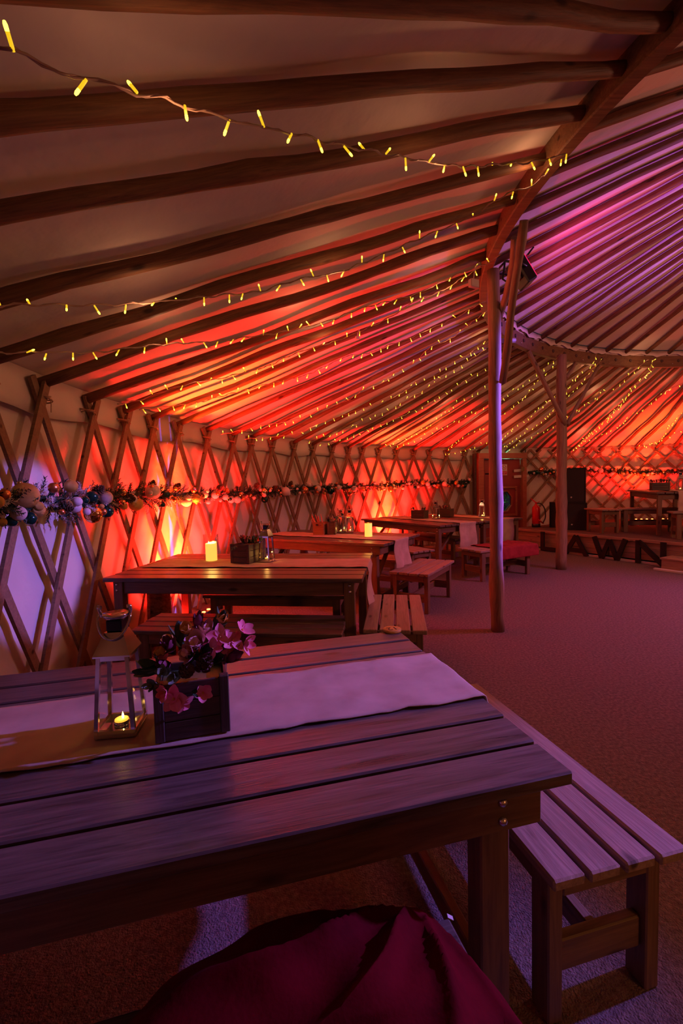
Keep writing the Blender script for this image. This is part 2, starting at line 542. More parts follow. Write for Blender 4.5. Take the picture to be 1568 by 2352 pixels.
WT = [3.195, 3.125, 3.058, 2.996, 2.933, 2.859, 2.786, 2.727, 2.661, 2.588, 2.523, 2.453, 2.394, 2.344, 2.284, 2.221, 2.154, 2.091, 2.03, 1.968]
WR = [1.709, 1.657, 1.6, 1.554, 1.509, 1.45, 1.402, 1.346, 1.297]
TH_L = [3.70, 3.635, 3.57, 3.512, 3.463, 3.405, 3.33, 3.2625] + WT
TH_D = [1.916, 1.866, 1.814, 1.762]
TH_R = WR + [1.247, 1.197, 1.147, 1.097, 1.04, 0.98, 0.92, 0.86]

def wavy(a, b, n, amp, seed):
    a = Vector(a); b = Vector(b); d = (b - a)
    s = d.normalized().cross(Vector((0, 0, 1))).normalized(); u = s.cross(d.normalized())
    out = []
    for i in range(n + 1):
        t = i / n
        e = min(1, t * 5, (1 - t) * 5)
        p = a + d * t
        p += s * amp * e * (mnoise.noise(Vector((t * 3.1 * d.length / 3, seed, 0))) * 1.6 + 0.5 * mnoise.noise(Vector((t * 7 * d.length / 3, seed, 4))))
        p += u * amp * 0.35 * e * mnoise.noise(Vector((t * 3.1 * d.length / 3, seed, 9)))
        out.append(p)
    return out

def pole_obj(pts, r0, r1, seed, parent, name='roof_pole', mat=None, n=9):
    k = len(pts)
    rs = [(r0 + (r1 - r0) * i / (k - 1)) * (1 + 0.16 * mnoise.noise(Vector((i * 0.55, seed * 3.3, 2)))) for i in range(k)]
    # knots
    for q in range(max(1, k // 6)):
        j = RNG.integers(1, k - 1); rs[j] *= 1.13
    # build along local X so that the grain follows the pole
    M = XF((pts[0] + pts[-1]) / 2, pts[-1] - pts[0], (0, 0, 1) if abs((pts[-1] - pts[0]).normalized().z) < .9 else (1, 0, 0))
    Mi = M.inverted()
    mb = MB().tube([Mi @ p for p in pts], rs, n)
    return link(name, mb.mesh(name, mat or M_POLE), parent, M)

POLE_TH = []
for k, th in enumerate(TH_L + TH_D + TH_R):
    off = 0.131 * max(0, min(1, (th - 1.6) / 1.3)) - 0.05 * max(0, min(1, (th - 3.13) / 0.2))
    tr = th - off
    POLE_TH.append((th, tr))
    a = pol(th, RW - 0.005, HT - 0.01); b = pol(tr, RR + 0.012, HR + 0.10)
    amp = 0.03 if th > 3.3 else 0.055
    pole_obj(wavy(a, b, 16, amp, k * 1.7 + 3), 0.038 if th > 3.0 else 0.031, 0.035 if th > 3.0 else 0.029, k, CEIL)
# inner poles, ring to crown
ths = []
t = 4.05
while t > 1.05:
    ths.append(t); t -= 0.090
for k, th in enumerate(ths):
    a = pol(th, RR + 0.06, HR + 0.20); b = pol(th, 0.45, HR + 0.20 + 1.58)
    pole_obj(wavy(a, b, 14, 0.022, k * 2.3 + 90), 0.031, 0.027, k + 200, CEIL)
# dark stub ends of the roof poles showing in the inner face of the ring
# ring beam
def ring_mesh():
    mb = MB(); n = 240
    r0, r1, z0, z1 = RR, RR + 0.085, HR, HR + 0.185
    sec = [(r0, z0 + .008), (r0 + .008, z0), (r1 - .008, z0), (r1, z0 + .008), (r1, z1), (r0, z1)]
    vs = []; fs = []; m = len(sec)
    for i in range(n):
        th = 2 * pi * i / n
        for r, z in sec: vs.append(pol(th, r, z))
    for i in range(n):
        for j in range(m):
            fs.append((i * m + j, i * m + (j + 1) % m, ((i + 1) % n) * m + (j + 1) % m, ((i + 1) % n) * m + j))
    return mb.add(vs, fs).mesh('ring_beam', M_RING)
ring = thing('ring_beam', 'huge round timber ring beam on posts carrying the roof poles', 'beam', me=ring_mesh())
ring['kind'] = 'thing'
stub = MB().lathe([(0.0, 0), (0.024, 0), (0.027, 0.008), (0.027, 0.03)], 7, smooth=False).mesh('peg_end', M_CRATE)
for k in range(44):
    th = 3.25 - k * 0.0655 + 0.03
    M = Matrix.Translation(pol(th, RR - 0.012, HR + 0.10)) @ Matrix.Rotation(th, 4, 'Z') @ Matrix.Rotation(pi / 2, 4, 'Y')
    link('peg_end', stub, ring, M)
bolt_me = MB().lathe([(0, 0), (0.012, 0), (0.012, 0.004), (0.008, 0.009), (0.0, 0.011)], 10).mesh('bolt', M_BOLT)
for th in (3.12, 2.75, 2.38, 2.0, 1.6):
    link('bolt', bolt_me, ring, Matrix.Translation(pol(th, RR, HR + 0.05)) @ Matrix.Rotation(th, 4, 'Z') @ Matrix.Rotation(-pi / 2, 4, 'Y'))

# lattice: two layers of laths; every lath is its own object turned round the tent centre
def lath_mesh(name, dth, r, w=0.060, t=0.022, zt=2.17):
    """rises from z=0 to zt while the angle falls by dth; angle 0 at z = 2.04"""
    mb = MB(); vs = []; fs = []
    n = 9
    sl = atan2(zt, dth * RW)
    for i in range(n + 1):
        z = zt * i / n
        th = (2.04 - z) / zt * dth
        c = Vector((r * cos(th), r * sin(th), z))
        rad = Vector((cos(th), sin(th), 0)); tan = Vector((-sin(th), cos(th), 0))
        along = (-tan * cos(sl) * (1 if dth > 0 else 1) + Vector((0, 0, 1)) * sin(sl)).normalized()
        wd = rad.cross(along).normalized()
        for a, b in ((-1, -1), (1, -1), (1, 1), (-1, 1)):
            vs.append(c + wd * a * w / 2 + rad * b * t / 2)
    for i in range(n):
        for j in range(4):
            fs.append((i * 4 + j, i * 4 + (j + 1) % 4, i * 4 + 4 + (j + 1) % 4, i * 4 + 4 + j))
    fs += [(3, 2, 1, 0), tuple(n * 4 + j for j in range(4))]
    return mb.add(vs, fs).mesh(name, M_SLAT)
LA = lath_mesh('lattice_slat', 0.131, RW - 0.054)
LB = lath_mesh('lattice_slat', -0.131, RW - 0.028)
RA = lath_mesh('lattice_slat', 0.262, RW - 0.054, w=0.046)
RB = lath_mesh('lattice_slat', -0.262, RW - 0.028, w=0.046)
tie_me = MB()
for q in range(3):
    pts = []
    for i in range(13):
        a = 2 * pi * i / 12
        pts.append((-0.03 + 0.055 * cos(a), 0.045 * sin(a) + 0.01 * q, 0.012 * sin(a + q) + 0.014 * (q - 1)))
    tie_me.tube(pts, 0.0045, 5)
tie_me.tube([(-0.08, 0.02, 0.0), (-0.095, 0.03, -0.04), (-0.09, 0.028, -0.10)], 0.003, 4)
tie_me = tie_me.mesh('rope_tie', M_ROPE)
def lattice(ths, A, B, parent, lo, hi):
    for th in ths:
        j = RNG.normal(0, 0.003)
        for me in (A, B):
            link('lattice_slat', me, parent, Matrix.Translation((CX, CY, 0)) @ Matrix.Rotation(th + j, 4, 'Z'))
        link('rope_tie', tie_me, parent, Matrix.Translation(pol(th, RW, 2.05)) @ Matrix.Rotation(th, 4, 'Z'))
lattice(TH_L + [1.916], LA, LB, W_LEFT, 0, 0)
dr = 1.709 - 1.657
lattice([1.748] + WR + [1.247, 1.197, 1.147, 1.097], RA, RB, W_FAR, 0, 0)

# ------------------------------------------------------------------ posts
def post_thing(label, x, y, top, rad, seed, lean):
    M = T(x, y, 0)
    t = thing('support_post', label, 'post', M)
    n = 22
    pts = []; 
    for i in range(n + 1):
        z = top * i / n
        pts.append(Vector((lean[0] * z / top + 0.02 * mnoise.noise(Vector((z * 0.9, seed, 0))), lean[1] * z / top + 0.02 * mnoise.noise(Vector((z * 0.9, seed, 5))), z)))
    pole_obj(pts, rad * 1.06, rad * 0.93, seed, t, 'trunk', M_POST, 14)
    return t
p1 = post_thing('rough debarked support post standing on the carpet nearest the tables', 1.465, 4.27, HR, 0.059, 41, (-0.03, 0.0))
p2 = post_thing('slim knotty support post in front of the black speakers and stage', 3.47, 7.17, HR, 0.076, 43, (0.0, 0.0))
def brace(post, org, a, b, r, seed, n=9):
    o = Vector(org)
    a = Vector(a) - o; b = Vector(b) - o
    pole_obj(wavy(a, b, n, 0.03, seed), r, r * 0.9, seed, post, 'brace_pole', M_POST, 9)
brace(p1, (1.465, 4.27, 0), (1.49, 4.19, 2.32), (1.40, 3.48, HR), 0.034, 51)
brace(p1, (1.465, 4.27, 0), (1.515, 4.36, 2.92), (1.42, 3.72, HR), 0.030, 53)
link('peg', MB().lathe([(0, 0), (0.022, 0), (0.022, 0.13), (0, 0.13)], 10).mesh('peg', M_POST), p1,
     Matrix.Translation((0.05, 0.02, 2.72)) @ Matrix.Rotation(pi / 2, 4, 'Y'))
brace(p2, (3.47, 7.17, 0), (3.50, 7.12, 2.27), pol(2.315, RR + .03, HR), 0.038, 55)
brace(p2, (3.47, 7.17, 0), (3.53, 7.12, 2.27), pol(1.91, RR + .03, HR), 0.030, 57)
brace(p2, (3.47, 7.17, 0), (3.52, 7.15, 2.99), pol(2.03, RR + .03, HR), 0.030, 59)
# ------------------------------------------------------------------ tables and benches
bolt2 = MB().lathe([(0, 0), (0.011, 0), (0.011, 0.003), (0.0075, 0.008), (0.0, 0.010)], 10).mesh('bolt', M_BOLT)

def table(label, fr, ang, L, W, n=8, style='apron', group='slatted tables', H=0.765, brace=False):
    X = Vector((cos(ang), sin(ang), 0)); Y = Vector((-sin(ang), cos(ang), 0))
    c = Vector((fr[0], fr[1], fr[2] if len(fr) > 2 else 0)) - X * L / 2 + Y * W / 2
    t = thing('dining_table', label, 'table', T(c.x, c.y, c.z, ang), group)
    gap = 0.012; pw = (W - gap * (n - 1)) / n; pt = 0.032
    for i in range(n):
        y = -W / 2 + pw / 2 + i * (pw + gap)
        e = RNG.normal(0, 0.0025)
        link('plank', board(L, pw, pt, M_PLANK), t, Matrix.Translation((e, y, H - pt / 2 + RNG.normal(0, 0.0006))))
    ah = 0.10; at_ = 0.034; zb = H - pt - ah / 2
    ex, ey = L / 2 - 0.062, W / 2 - 0.032
    lw, ld = 0.078, 0.064
    for s in (-1, 1):
        if style == 'apron':
            put_board('apron', t, (-ex, s * (ey - at_ / 2), zb), (ex, s * (ey - at_ / 2), zb), ah, at_, M_FRAME, (0, 0, 1))
            put_board('apron', t, (s * (ex - at_ / 2 - 0.008), -ey + at_ + .001, zb), (s * (ex - at_ / 2 - 0.008), ey - at_ - .001, zb), ah, at_, M_FRAME, (0, 0, 1))
        else:
            put_board('apron', t, (-ex + lw, s * (ey - ld + at_), zb), (ex - lw, s * (ey - ld + at_), zb), ah, at_, M_FRAME, (0, 0, 1))
            put_board('apron', t, (s * (ex - at_ / 2), -ey + ld, zb), (s * (ex - at_ / 2), ey - ld, zb), ah, at_, M_FRAME, (0, 0, 1))
        for q in (-1, 1):
            if style == 'apron':
                lx, ly = s * (ex - 0.06 - lw / 2), q * (ey - at_ - 0.002 - ld / 2)
                by = q * (ey + 0.0)
                bx = s * (ex - 0.065 - lw / 2 + 0.0)
            else:
                lx, ly = s * (ex - lw / 2), q * (ey - ld / 2)
                by = q * ey; bx = s * (ex - 0.032)
            put_board('leg', t, (lx, ly, 0.0), (lx, ly, H - pt - 0.001), lw, ld, M_FRAME, (1, 0, 0))
            for z in (H - pt - 0.028, H - pt - 0.072):
                link('bolt', bolt2, t, Matrix.Translation((bx, by, z)) @ Matrix.Rotation(q * -pi / 2, 4, 'X'))
    if style == 'apron':
        for s in (-1, 1):
            put_board('low_rail', t, (s * (ex - 0.07), -ey + at_ + ld, 0.13), (s * (ex - 0.07), ey - at_ - ld, 0.13), 0.07, 0.032, M_FRAME, (0, 0, 1))
    # battens under the top
    for s in (-0.3, 0.3):
        put_board('batten', t, (s * L, -ey + .05, H - pt - 0.02), (s * L, ey - .05, H - pt - 0.02), 0.06, 0.036, M_FRAME, (1, 0, 0))
    if brace:
        for s in (-1, 1):
            put_board('brace', t, (s * (ex - 0.13), 0, H - pt - ah + .02), (s * (ex - 0.13), -ey * 0.75, 0.30), 0.045, 0.035, M_FRAME, (1, 0, 0))
    return t, c, X, Y

def bench(label, fr, ang, L, W=0.42, n=4, group='slatted benches', H=0.45, z=0.0, mat=None):
    """fr = corner of the seat at local +X, -Y"""
    X = Vector((cos(ang), sin(ang), 0)); Y = Vector((-sin(ang), cos(ang), 0))
    c = Vector((fr[0], fr[1], z)) - X * L / 2 + Y * W / 2
    t = thing('slatted_bench', label, 'bench', T(c.x, c.y, c.z, ang), group)
    gap = 0.014; pw = (W - gap * (n - 1)) / n; pt = 0.030
    for i in range(n):
        y = -W / 2 + pw / 2 + i * (pw + gap)
        link('plank', board(L, pw, pt, mat or M_BENCH, 0.005), t, Matrix.Translation((RNG.normal(0, 0.004), y, H - pt / 2 + RNG.normal(0, 0.0008))))
    rh = 0.075; rt = 0.032; zr = H - pt - rh / 2
    ex, ey = L / 2 - 0.055, W / 2 - 0.025
    lw, ld = 0.07, 0.045
    for s in (-1, 1):
        put_board('end_rail', t, (s * (ex - rt / 2), -ey + ld, zr), (s * (ex - rt / 2), ey - ld, zr), rh, rt, M_FRAME, (0, 0, 1))
        put_board('side_rail', t, (-ex + lw, s * (ey - 0.02), zr), (ex - lw, s * (ey - 0.02), zr), rh, rt, M_FRAME, (0, 0, 1))
        put_board('low_rail', t, (s * (ex - lw / 2), -ey + ld, 0.16), (s * (ex - lw / 2), ey - ld, 0.16), 0.09, rt, M_FRAME, (0, 0, 1))
        for q in (-1, 1):
            put_board('leg', t, (s * (ex - lw / 2), q * (ey - ld / 2), 0.0), (s * (ex - lw / 2), q * (ey - ld / 2), H - pt - 0.001), lw, ld, M_FRAME, (1, 0, 0))
    put_board('stretcher', t, (-ex + lw / 2 + rt / 2, 0, 0.16), (ex - lw / 2 - rt / 2, 0, 0.16), 0.07, rt, M_FRAME, (0, 0, 1))
    return t, c, X, Y

D = radians
t1 = table('wide slatted table in front with lantern and big pink flower crate on it', (0.516, 0.998), D(14.7), 1.95, 1.06, brace=False)
t2 = table('slatted table holding a lit glass-shaded candle, rose crate and lantern', (0.136, 3.18), D(-7.5), 1.99, 1.19, style='leg')
t3 = table('slatted table with upright red caddy, twin lanterns and glowing candle', (0.455, 4.97), D(-31), 1.95, 1.08, brace=True)
t4 = table('slatted table bearing only a dark planter and one lantern, cloth hanging at its end', (1.51, 6.975), D(-57), 2.10, 1.0, style='leg', brace=True)
t5 = table('slatted table behind the near post, closest to the red door', (2.385, 7.54), D(-57), 1.90, 1.0, style='leg')

# benches: corner, angle, length
# bench across the right end of the nearest table: near end towards the camera (+X)
b1 = bench('bench at the right end of the front table, seat planks pointing at the carpet', (0.496, 1.048), D(-76), 1.05, 0.41)
b2 = bench('long dark bench between the front table and the candle table', (-0.02, 2.93), D(-7.5), 1.50, 0.44, mat=M_PLANK)
b3 = bench('red-lit bench with four planks end on, right of the candle table', (0.124, 3.02), D(-97), 0.98, 0.43)
b2b = bench('long bench on the wall side of the candle table, seen beneath it', (0.02, 3.95), D(-7.5), 1.32, 0.42, mat=M_PLANK)
b4 = bench('angled bench beside the runner end of the caddy table', (0.51, 5.03), D(-120), 0.98, 0.46)
b5 = bench('low bench tucked behind the caddy table at its right corner', (0.70, 5.72), D(-31), 1.2, 0.40, mat=M_PLANK)
b6 = bench('bench right of the caddy table, just behind the angled bench', (1.00, 6.40), D(-58), 1.0, 0.42)
b7 = bench('bench on the far long side of the planter table, dark against red canvas', (1.93, 7.75), D(-57), 1.3, 0.40, mat=M_PLANK)
b8 = bench('bench with a dark red throw across it behind the near post', (1.71, 6.73), D(-151), 1.12, 0.46)
nb = bench('bench on the near side of the front table under red fleece', (0.325, 0.565), D(14.7), 1.5, 0.42, mat=M_PLANK)

# ------------------------------------------------------------------ runners
def runner(label, tb, yc, w, x0, x1, hang, seed, M_=M_HESSIAN, H=0.765):
    t, c, X, Y = tb
    L = x1 - x0
    # profile: along table then over the end and down
    prof = []
    n = int(L / 0.03)
    for i in range(n + 1): prof.append((x0 + L * i / n, 0.0))
    if hang:
        r = 0.012
        for i in range(1, 5):
            a = pi / 2 * i / 4
            prof.append((x1 + r * sin(a) , -r * (1 - cos(a))))
        m = int(hang / 0.03)
        for i in range(1, m + 1):
            prof.append((x1 + r + 0.012 * sin(i * 0.45 + seed), -r - hang * i / m))
    ny = 22
    vs = []; fs = []
    for i, (px, pz) in enumerate(prof):
        for j in range(ny + 1):
            v = j / ny - .5
            edge = 0.016 * mnoise.noise(Vector((i * 0.14, seed, 3 if v > 0 else 8))) + 0.006 * mnoise.noise(Vector((i * 0.6, seed, 2 if v > 0 else 5)))
            y = yc + v * w + edge * abs(v) * 2 * (1 if v > 0 else -1)
            wr = max(0, mnoise.noise(Vector((px * 5 + seed, y * 8, 0)))) * 0.007 + max(0, mnoise.noise(Vector((px * 11, y * 17 + seed, 4)))) * 0.004
            lift = 0.006 * max(0, mnoise.noise(Vector((i * 0.22, seed + (5 if v > 0 else 0), 1)))) * (1 if abs(v) > .46 else 0)
            if pz < -0.005:
                q = -pz / max(hang, .01)
                vs.append((px + 0.02 * q * sin(v * 9 + seed) + 0.015 * q * q, y + 0.02 * q * sin(seed) , H + 0.005 + pz))
            else:
                vs.append((px, y, H + 0.005 + wr + lift + pz))
    m = ny + 1
    for i in range(len(prof) - 1):
        for j in range(ny):
            fs.append((i * m + j, (i + 1) * m + j, (i + 1) * m + j + 1, i * m + j + 1))
    me = MB().add(vs, fs, 0, True).mesh('table_runner', M_)
    o = thing('table_runner', label, 'table runner', t.matrix_basis.copy(), 'hessian table runners', me)
    s = o.modifiers.new('thick', 'SOLIDIFY'); s.thickness = 0.003; s.offset = 1
    return o
runner('hessian runner under the big lantern and pink flower crate', t1, 0.558 - 0.53, 0.375, -0.97, 0.972, 0.22, 1.0)
runner('hessian runner below the glass-shaded candle and rose crate', t2, 0.01, 0.40, -0.93, 0.992, 0.34, 2.0)
runner('hessian runner with the glowing pillar candle and red caddy on it', t3, -0.06, 0.40, -0.95, 0.972, 0.36, 3.4)
runner('hessian runner hanging off the planter table left of the near post', t4, 0.12, 0.38, -1.0, 1.047, 0.40, 4.1)
runner('hessian runner hanging off the door-side table right of the near post', t5, 0.05, 0.38, -0.9, 0.947, 0.38, 5.2)

# ------------------------------------------------------------------ lanterns and candles
def lantern_meshes(b=0.105, h=0.215, top=0.082):
    f = MB()
    B = b / 2; Tt = top / 2
    # bottom tray
    f.box((0, 0, 0.004), (b, b, 0.008), ch=0.001)
    z0, z1 = 0.008, h
    w = 0.010
    for sx in (-1, 1):
        for sy in (-1, 1):
            f.bar((sx * (B - w / 2), sy * (B - w / 2), z0), (sx * (Tt - w / 2), sy * (Tt - w / 2), z1), w, w, up=(1, 0, 0))
    for s in (-1, 1):
        for zz, q in ((z0 + 0.006, B), (z1 - 0.005, Tt)):
            f.box((0, s * (q - w / 2), zz), (2 * q, w * .9, 0.012))
            f.box((s * (q - w / 2), 0, zz), (w * .9, 2 * q, 0.012))
    frame = f.mesh('frame', M_STEEL)
    r = MB()
    prof = [(Tt + 0.006, h), (Tt + 0.006, h + 0.004), (0.026, h + 0.055), (0.024, h + 0.060)]
    vs = []; fs = []
    for q, z in prof:
        vs += [(-q, -q, z), (q, -q, z), (q, q, z), (-q, q, z)]
    for i in range(3):
        for j in range(4):
            fs.append((i * 4 + j, i * 4 + (j + 1) % 4, i * 4 + 4 + (j + 1) % 4, i * 4 + 4 + j))
    fs += [(3, 2, 1, 0), (12, 13, 14, 15)]
    roof = r.add(vs, fs).mesh('roof', M_STEEL)
    k = MB(); zc = h + 0.060
    k.box((0, 0, zc + 0.016), (0.040, 0.040, 0.032), ch=0.003)
    neck = k.mesh('neck', M_DKMETAL)
    cap = MB().lathe([(0.018, zc + 0.030), (0.030, zc + 0.036), (0.036, zc + 0.046), (0.034, zc + 0.047), (0.0, zc + 0.042)], 20).mesh('cap', M_STEEL)
    hd = MB(); hx = 0.036
    for s in (-1, 1):
        hd.tube([(s * hx, 0, zc + 0.038), (s * (hx + .004), -0.004, zc + 0.056), (s * (hx + 0.004), -0.008, zc + 0.066), (s * (hx - 0.002), -0.012, zc + 0.066)], [0.0045, .005, .006, .0055], 7)
    pts = []
    for i in range(19):
        a = pi * i / 18
        q = 0.042
        pts.append((q * cos(a) * (1.0), -0.010 - 0.030 * sin(a), zc + 0.048 - 0.062 * sin(a)))
    hd.tube(pts, 0.0035, 7)
    handle = hd.mesh('handle', M_STEEL)
    pane = []
    g = MB(); 
    vs = [(-B + w, -B + 0.004, z0 + .012), (B - w, -B + 0.004, z0 + .012), (Tt - w, -Tt + 0.004, z1 - .01), (-Tt + w, -Tt + 0.004, z1 - .01)]
    g.add(vs, [(0, 1, 2, 3)])
    return frame, roof, neck, cap, handle, g.mesh('pane', M_GLASS)
LM = lantern_meshes()
tea_cup = MB().lathe([(0.0185, 0), (0.019, 0.002), (0.0195, 0.015), (0.0175, 0.015), (0.0175, 0.012)], 16).mesh('cup', M_STEEL)
tea_wax = MB().lathe([(0.017, 0.004), (0.0175, 0.018), (0.014, 0.020), (0.0, 0.0185)], 16).mesh('wax', M_TEA)
flame_me = MB().lathe([(0.001, 0), (0.0032, 0.004), (0.0030, 0.009), (0.0012, 0.015), (0.0002, 0.019)], 9).mesh('flame', M_FLAME)

def tealight(label, x, y, z):
    t = thing('tealight', label, 'candle', T(x, y, z), 'tealights in the lanterns')
    link('cup', tea_cup, t); link('wax', tea_wax, t)
    link('flame', flame_me, t, Matrix.Translation((0.004, 0, 0.019)))
    return t
def lantern(label, x, y, z, ang, s=1.0, tl=None, mat=None, glow=0.25):
    t = thing('candle_lantern', label, 'lantern', T(x, y, z, ang) @ Matrix.Scale(s, 4), 'metal lanterns on the tables')
    names = ('frame', 'roof', 'neck', 'cap', 'handle')
    for nme, me in zip(names, LM[:5]): link(nme, me, t)
    for k in range(4): link('pane', LM[5], t, Matrix.Rotation(pi / 2 * k, 4, 'Z'))
    if tl: tealight(tl, x, y, z + 0.009 * s)
    lamp('tealight_glow', 'POINT', (x, y, z + 0.06 * s), None, (1.0, 0.5, 0.10), glow, 0.006)
    return t
ZT = 0.765 + 0.012
lantern('steel lantern on the front table left of the pink flower crate', -0.618, 1.215, ZT, D(6), 1.0, 'tealight burning inside the front table lantern', glow=0.04)
lantern('brass-lit lantern at the right of the rose crate', -0.665, 3.965, ZT, D(-20), 1.02, 'tealight inside the lantern next to the rose crate', glow=0.3)
lantern('red-glowing lantern directly right of the dark flower box', -0.015, 6.17, ZT, D(-31), 0.97, 'tealight in the left of the twin lanterns', glow=0.3)
lantern('lantern just behind and right of its red-glowing twin', 0.11, 6.20, ZT, D(-10), 0.97, 'tealight in the right of the twin lanterns', glow=0.3)
lantern('lantern between the two planters left of the near post', 1.673, 8.05, ZT, D(-57), 0.97, 'tealight in the lantern by the long dark planter', glow=0.3)
lantern('lantern standing in front of the red door', 2.563, 8.278, ZT, D(-30), 0.97, 'tealight in the lantern in front of the red door', glow=0.3)

# pillar candle in a glass hurricane
def pillar(label, x, y, z, r, h, lit, group=None):
    t = thing('pillar_candle', label, 'candle', T(x, y, z), group)
    dz = 0.012
    prof = [(r * .98, 0), (r, 0.004), (r, h - 0.010), (r * 0.96, h), (r * 0.80, h - 0.004), (r * 0.4, h - 0.013), (0, h - 0.014)]
    mb = MB(); n = 24
    vs = []; fs = []
    for i, (q, zz) in enumerate(prof):
        for j in range(n):
            a = 2 * pi * j / n
            up = 0.014 * max(0, sin(a + 0.5)) if i in (2, 3) else 0
            vs.append((q * cos(a), q * sin(a), zz + up))
    for i in range(len(prof) - 1):
        for j in range(n):
            fs.append((i * n + j, i * n + (j + 1) % n, (i + 1) * n + (j + 1) % n, (i + 1) * n + j))
    fs.append(tuple(reversed(range(n))))
    link('wax', mb.add(vs, fs, 0, True).mesh('wax', M_WAXG if lit else M_WAX), t)
    return t
hx, hy = -1.185, 4.085
pc = pillar('thick cream candle with two flames inside a glass shade', hx, hy, ZT, 0.050, 0.155, True)
for dx, dy in ((-0.018, -0.01), (0.016, 0.012)):
    link('wick', MB().tube([(dx, dy, 0.138), (dx + .002, dy, 0.155)], 0.0012, 5).mesh('wick', M_BLACK), pc)
    link('flame', flame_me, pc, Matrix.Translation((dx, dy, 0.152)) @ Matrix.Scale(1.25, 4))
lamp('candle_glow', 'POINT', (hx, hy, ZT + 0.19), None, (1.0, 0.55, 0.12), 2.2, 0.02)
def glass_shade(label, x, y, z, r, h):
    t = thing('glass_shade', label, 'glass shade', T(x, y, z))
    mb = MB()
    n = 32; vs = []; fs = []
    for q, zz in ((r, 0), (r, h), (r - 0.003, h), (r - 0.003, 0.004)):
        for j in range(n):
            a = 2 * pi * j / n; vs.append((q * cos(a), q * sin(a), zz))
    for i in range(3):
        for j in range(n):
            fs.append((i * n + j, i * n + (j + 1) % n, i * n + n + (j + 1) % n, i * n + n + j))
    link('cylinder', mb.add(vs, fs, 0, True).mesh('cylinder', M_GLASS), t)
    rim = MB().tube([(r * cos(2 * pi * j / 28), r * sin(2 * pi * j / 28), h) for j in range(29)], 0.0022, 5, caps=False)
    link('rim', rim.mesh('rim', M_GLASS), t)
    return t
glass_shade('clear glass cylinder around the two-flame candle', hx, hy, ZT, 0.066, 0.235)
glass_shade('empty glass cylinder behind the long dark planter', 1.60, 8.97, ZT, 0.06, 0.22)
# glowing flameless candle on the caddy table
pl = thing('pillar_candle', 'glowing yellow pillar candle alone at the right end of its table', 'candle', T(0.33, 5.66, ZT))
link('shell', MB().lathe([(0.046, 0), (0.047, 0.003), (0.047, 0.165), (0.043, 0.168), (0.040, 0.158), (0.0, 0.150)], 24).mesh('shell', M_WAXG), pl)
link('plate', MB().lathe([(0.030, 0.160), (0.050, 0.168), (0.051, 0.172), (0.0, 0.170)], 18).mesh('plate', M_BRASS), pl)
lamp('flameless_glow', 'POINT', (0.33, 5.66, ZT + 0.21), None, (1.0, 0.55, 0.10), 0.8, 0.03)

# number disc on the front table
d = thing('number_disc', 'round wooden number disc on the back corner of the front table', 'table number', T(0.215, 2.015, 0.7665, D(14.7 + 180)),
          me=None)
link('disc', MB().lathe([(0.0, 0), (0.040, 0), (0.041, 0.002), (0.041, 0.009), (0.039, 0.011), (0.0, 0.011)], 32).mesh('disc', M_DISC), d)
fc = bpy.data.curves.new('number', 'FONT'); fc.body = '12'; fc.size = 0.052; fc.align_x = 'CENTER'; fc.align_y = 'CENTER'; fc.extrude = 0.0004
fc.materials.append(M_BURNT)
_tmp = bpy.data.objects.new('number', fc); COL.objects.link(_tmp)
_me = bpy.data.meshes.new_from_object(_tmp.evaluated_get(bpy.context.evaluated_depsgraph_get()))
bpy.data.objects.remove(_tmp)
link('number', _me, d, Matrix.Translation((0, 0, 0.0114)))

# ------------------------------------------------------------------ flower crates
def petal_geo(l, w, curl, n=4):
    vs = []; fs = []
    for i in range(n + 1):
        t = i / n
        ww = w * (sin(pi * min(1, t * 0.86 + 0.10)) ** 0.8)
        for j in (-1, -0.4, 0.4, 1):
            x = t * l
            vs.append((x * cos(curl * t), ww * j * .5, x * sin(curl * t) + 0.18 * ww * j * j))
    for i in range(n):
        for j in range(3):
            fs.append((i * 4 + j, (i + 1) * 4 + j, (i + 1) * 4 + j + 1, i * 4 + j + 1))
    return vs, fs
def floret(mat, npet, l, w, tilt, curl, layers=1, centre=None):
    mb = MB()
    for L in range(layers):
        sc = 1 - 0.24 * L
        for k in range(npet):
            a = 2 * pi * (k + 0.5 * L) / npet + random.uniform(-.12, .12)
            vs, fs = petal_geo(l * sc, w * sc, curl + 0.5 * L)
            R = Matrix.Rotation(a, 3, 'Z') @ Matrix.Rotation(-(tilt + 0.42 * L + random.uniform(-.22, .22)), 3, 'Y')
            k2 = random.uniform(.8, 1.12); R = R @ Matrix.Diagonal((k2, k2 * random.uniform(.85, 1.15), 1))
            mb.add([R @ Vector(v) + Vector((0, 0, 0.001 * L)) for v in vs], fs, 0, True)
    mb.lathe([(0.001, -0.002), (w * .12, 0.0), (w * .1, w * .16), (0.0, w * .2)], 7, mi=1)
    return mb.mesh('bloom', [mat, centre or M_AMBER])
FL = {
    'pink': [floret(M_PINK, random.choice((4, 5)), 0.036, 0.029, 0.22, random.uniform(-.2, .6)) for _ in range(5)],
    'blush': [floret(M_BLUSH, 5, 0.038, 0.030, 0.35, 0.6, 2) for _ in range(3)],
    'amber': [floret(M_AMBER, 6, 0.028, 0.022, 0.7, 0.5, 2) for _ in range(2)],
    'coral': [floret(M_REDP, 6, 0.024, 0.024, 0.6, 0.8, 3) for _ in range(2)],
}
def leaf_spray(mat, n, l, w, up):
    mb = MB()
    for k in range(n):
        a = 2 * pi * k / n * 1.618 * 2
        vs, fs = petal_geo(l * random.uniform(.7, 1), w, 0.3)
        R = Matrix.Rotation(a, 3, 'Z') @ Matrix.Rotation(-(up + random.uniform(-.35, .35)), 3, 'Y')
        mb.add([R @ Vector(v) + Vector((0, 0, 0.003 * k)) for v in vs], fs, 0, True)
    return mb.mesh('leaf_spray', mat)
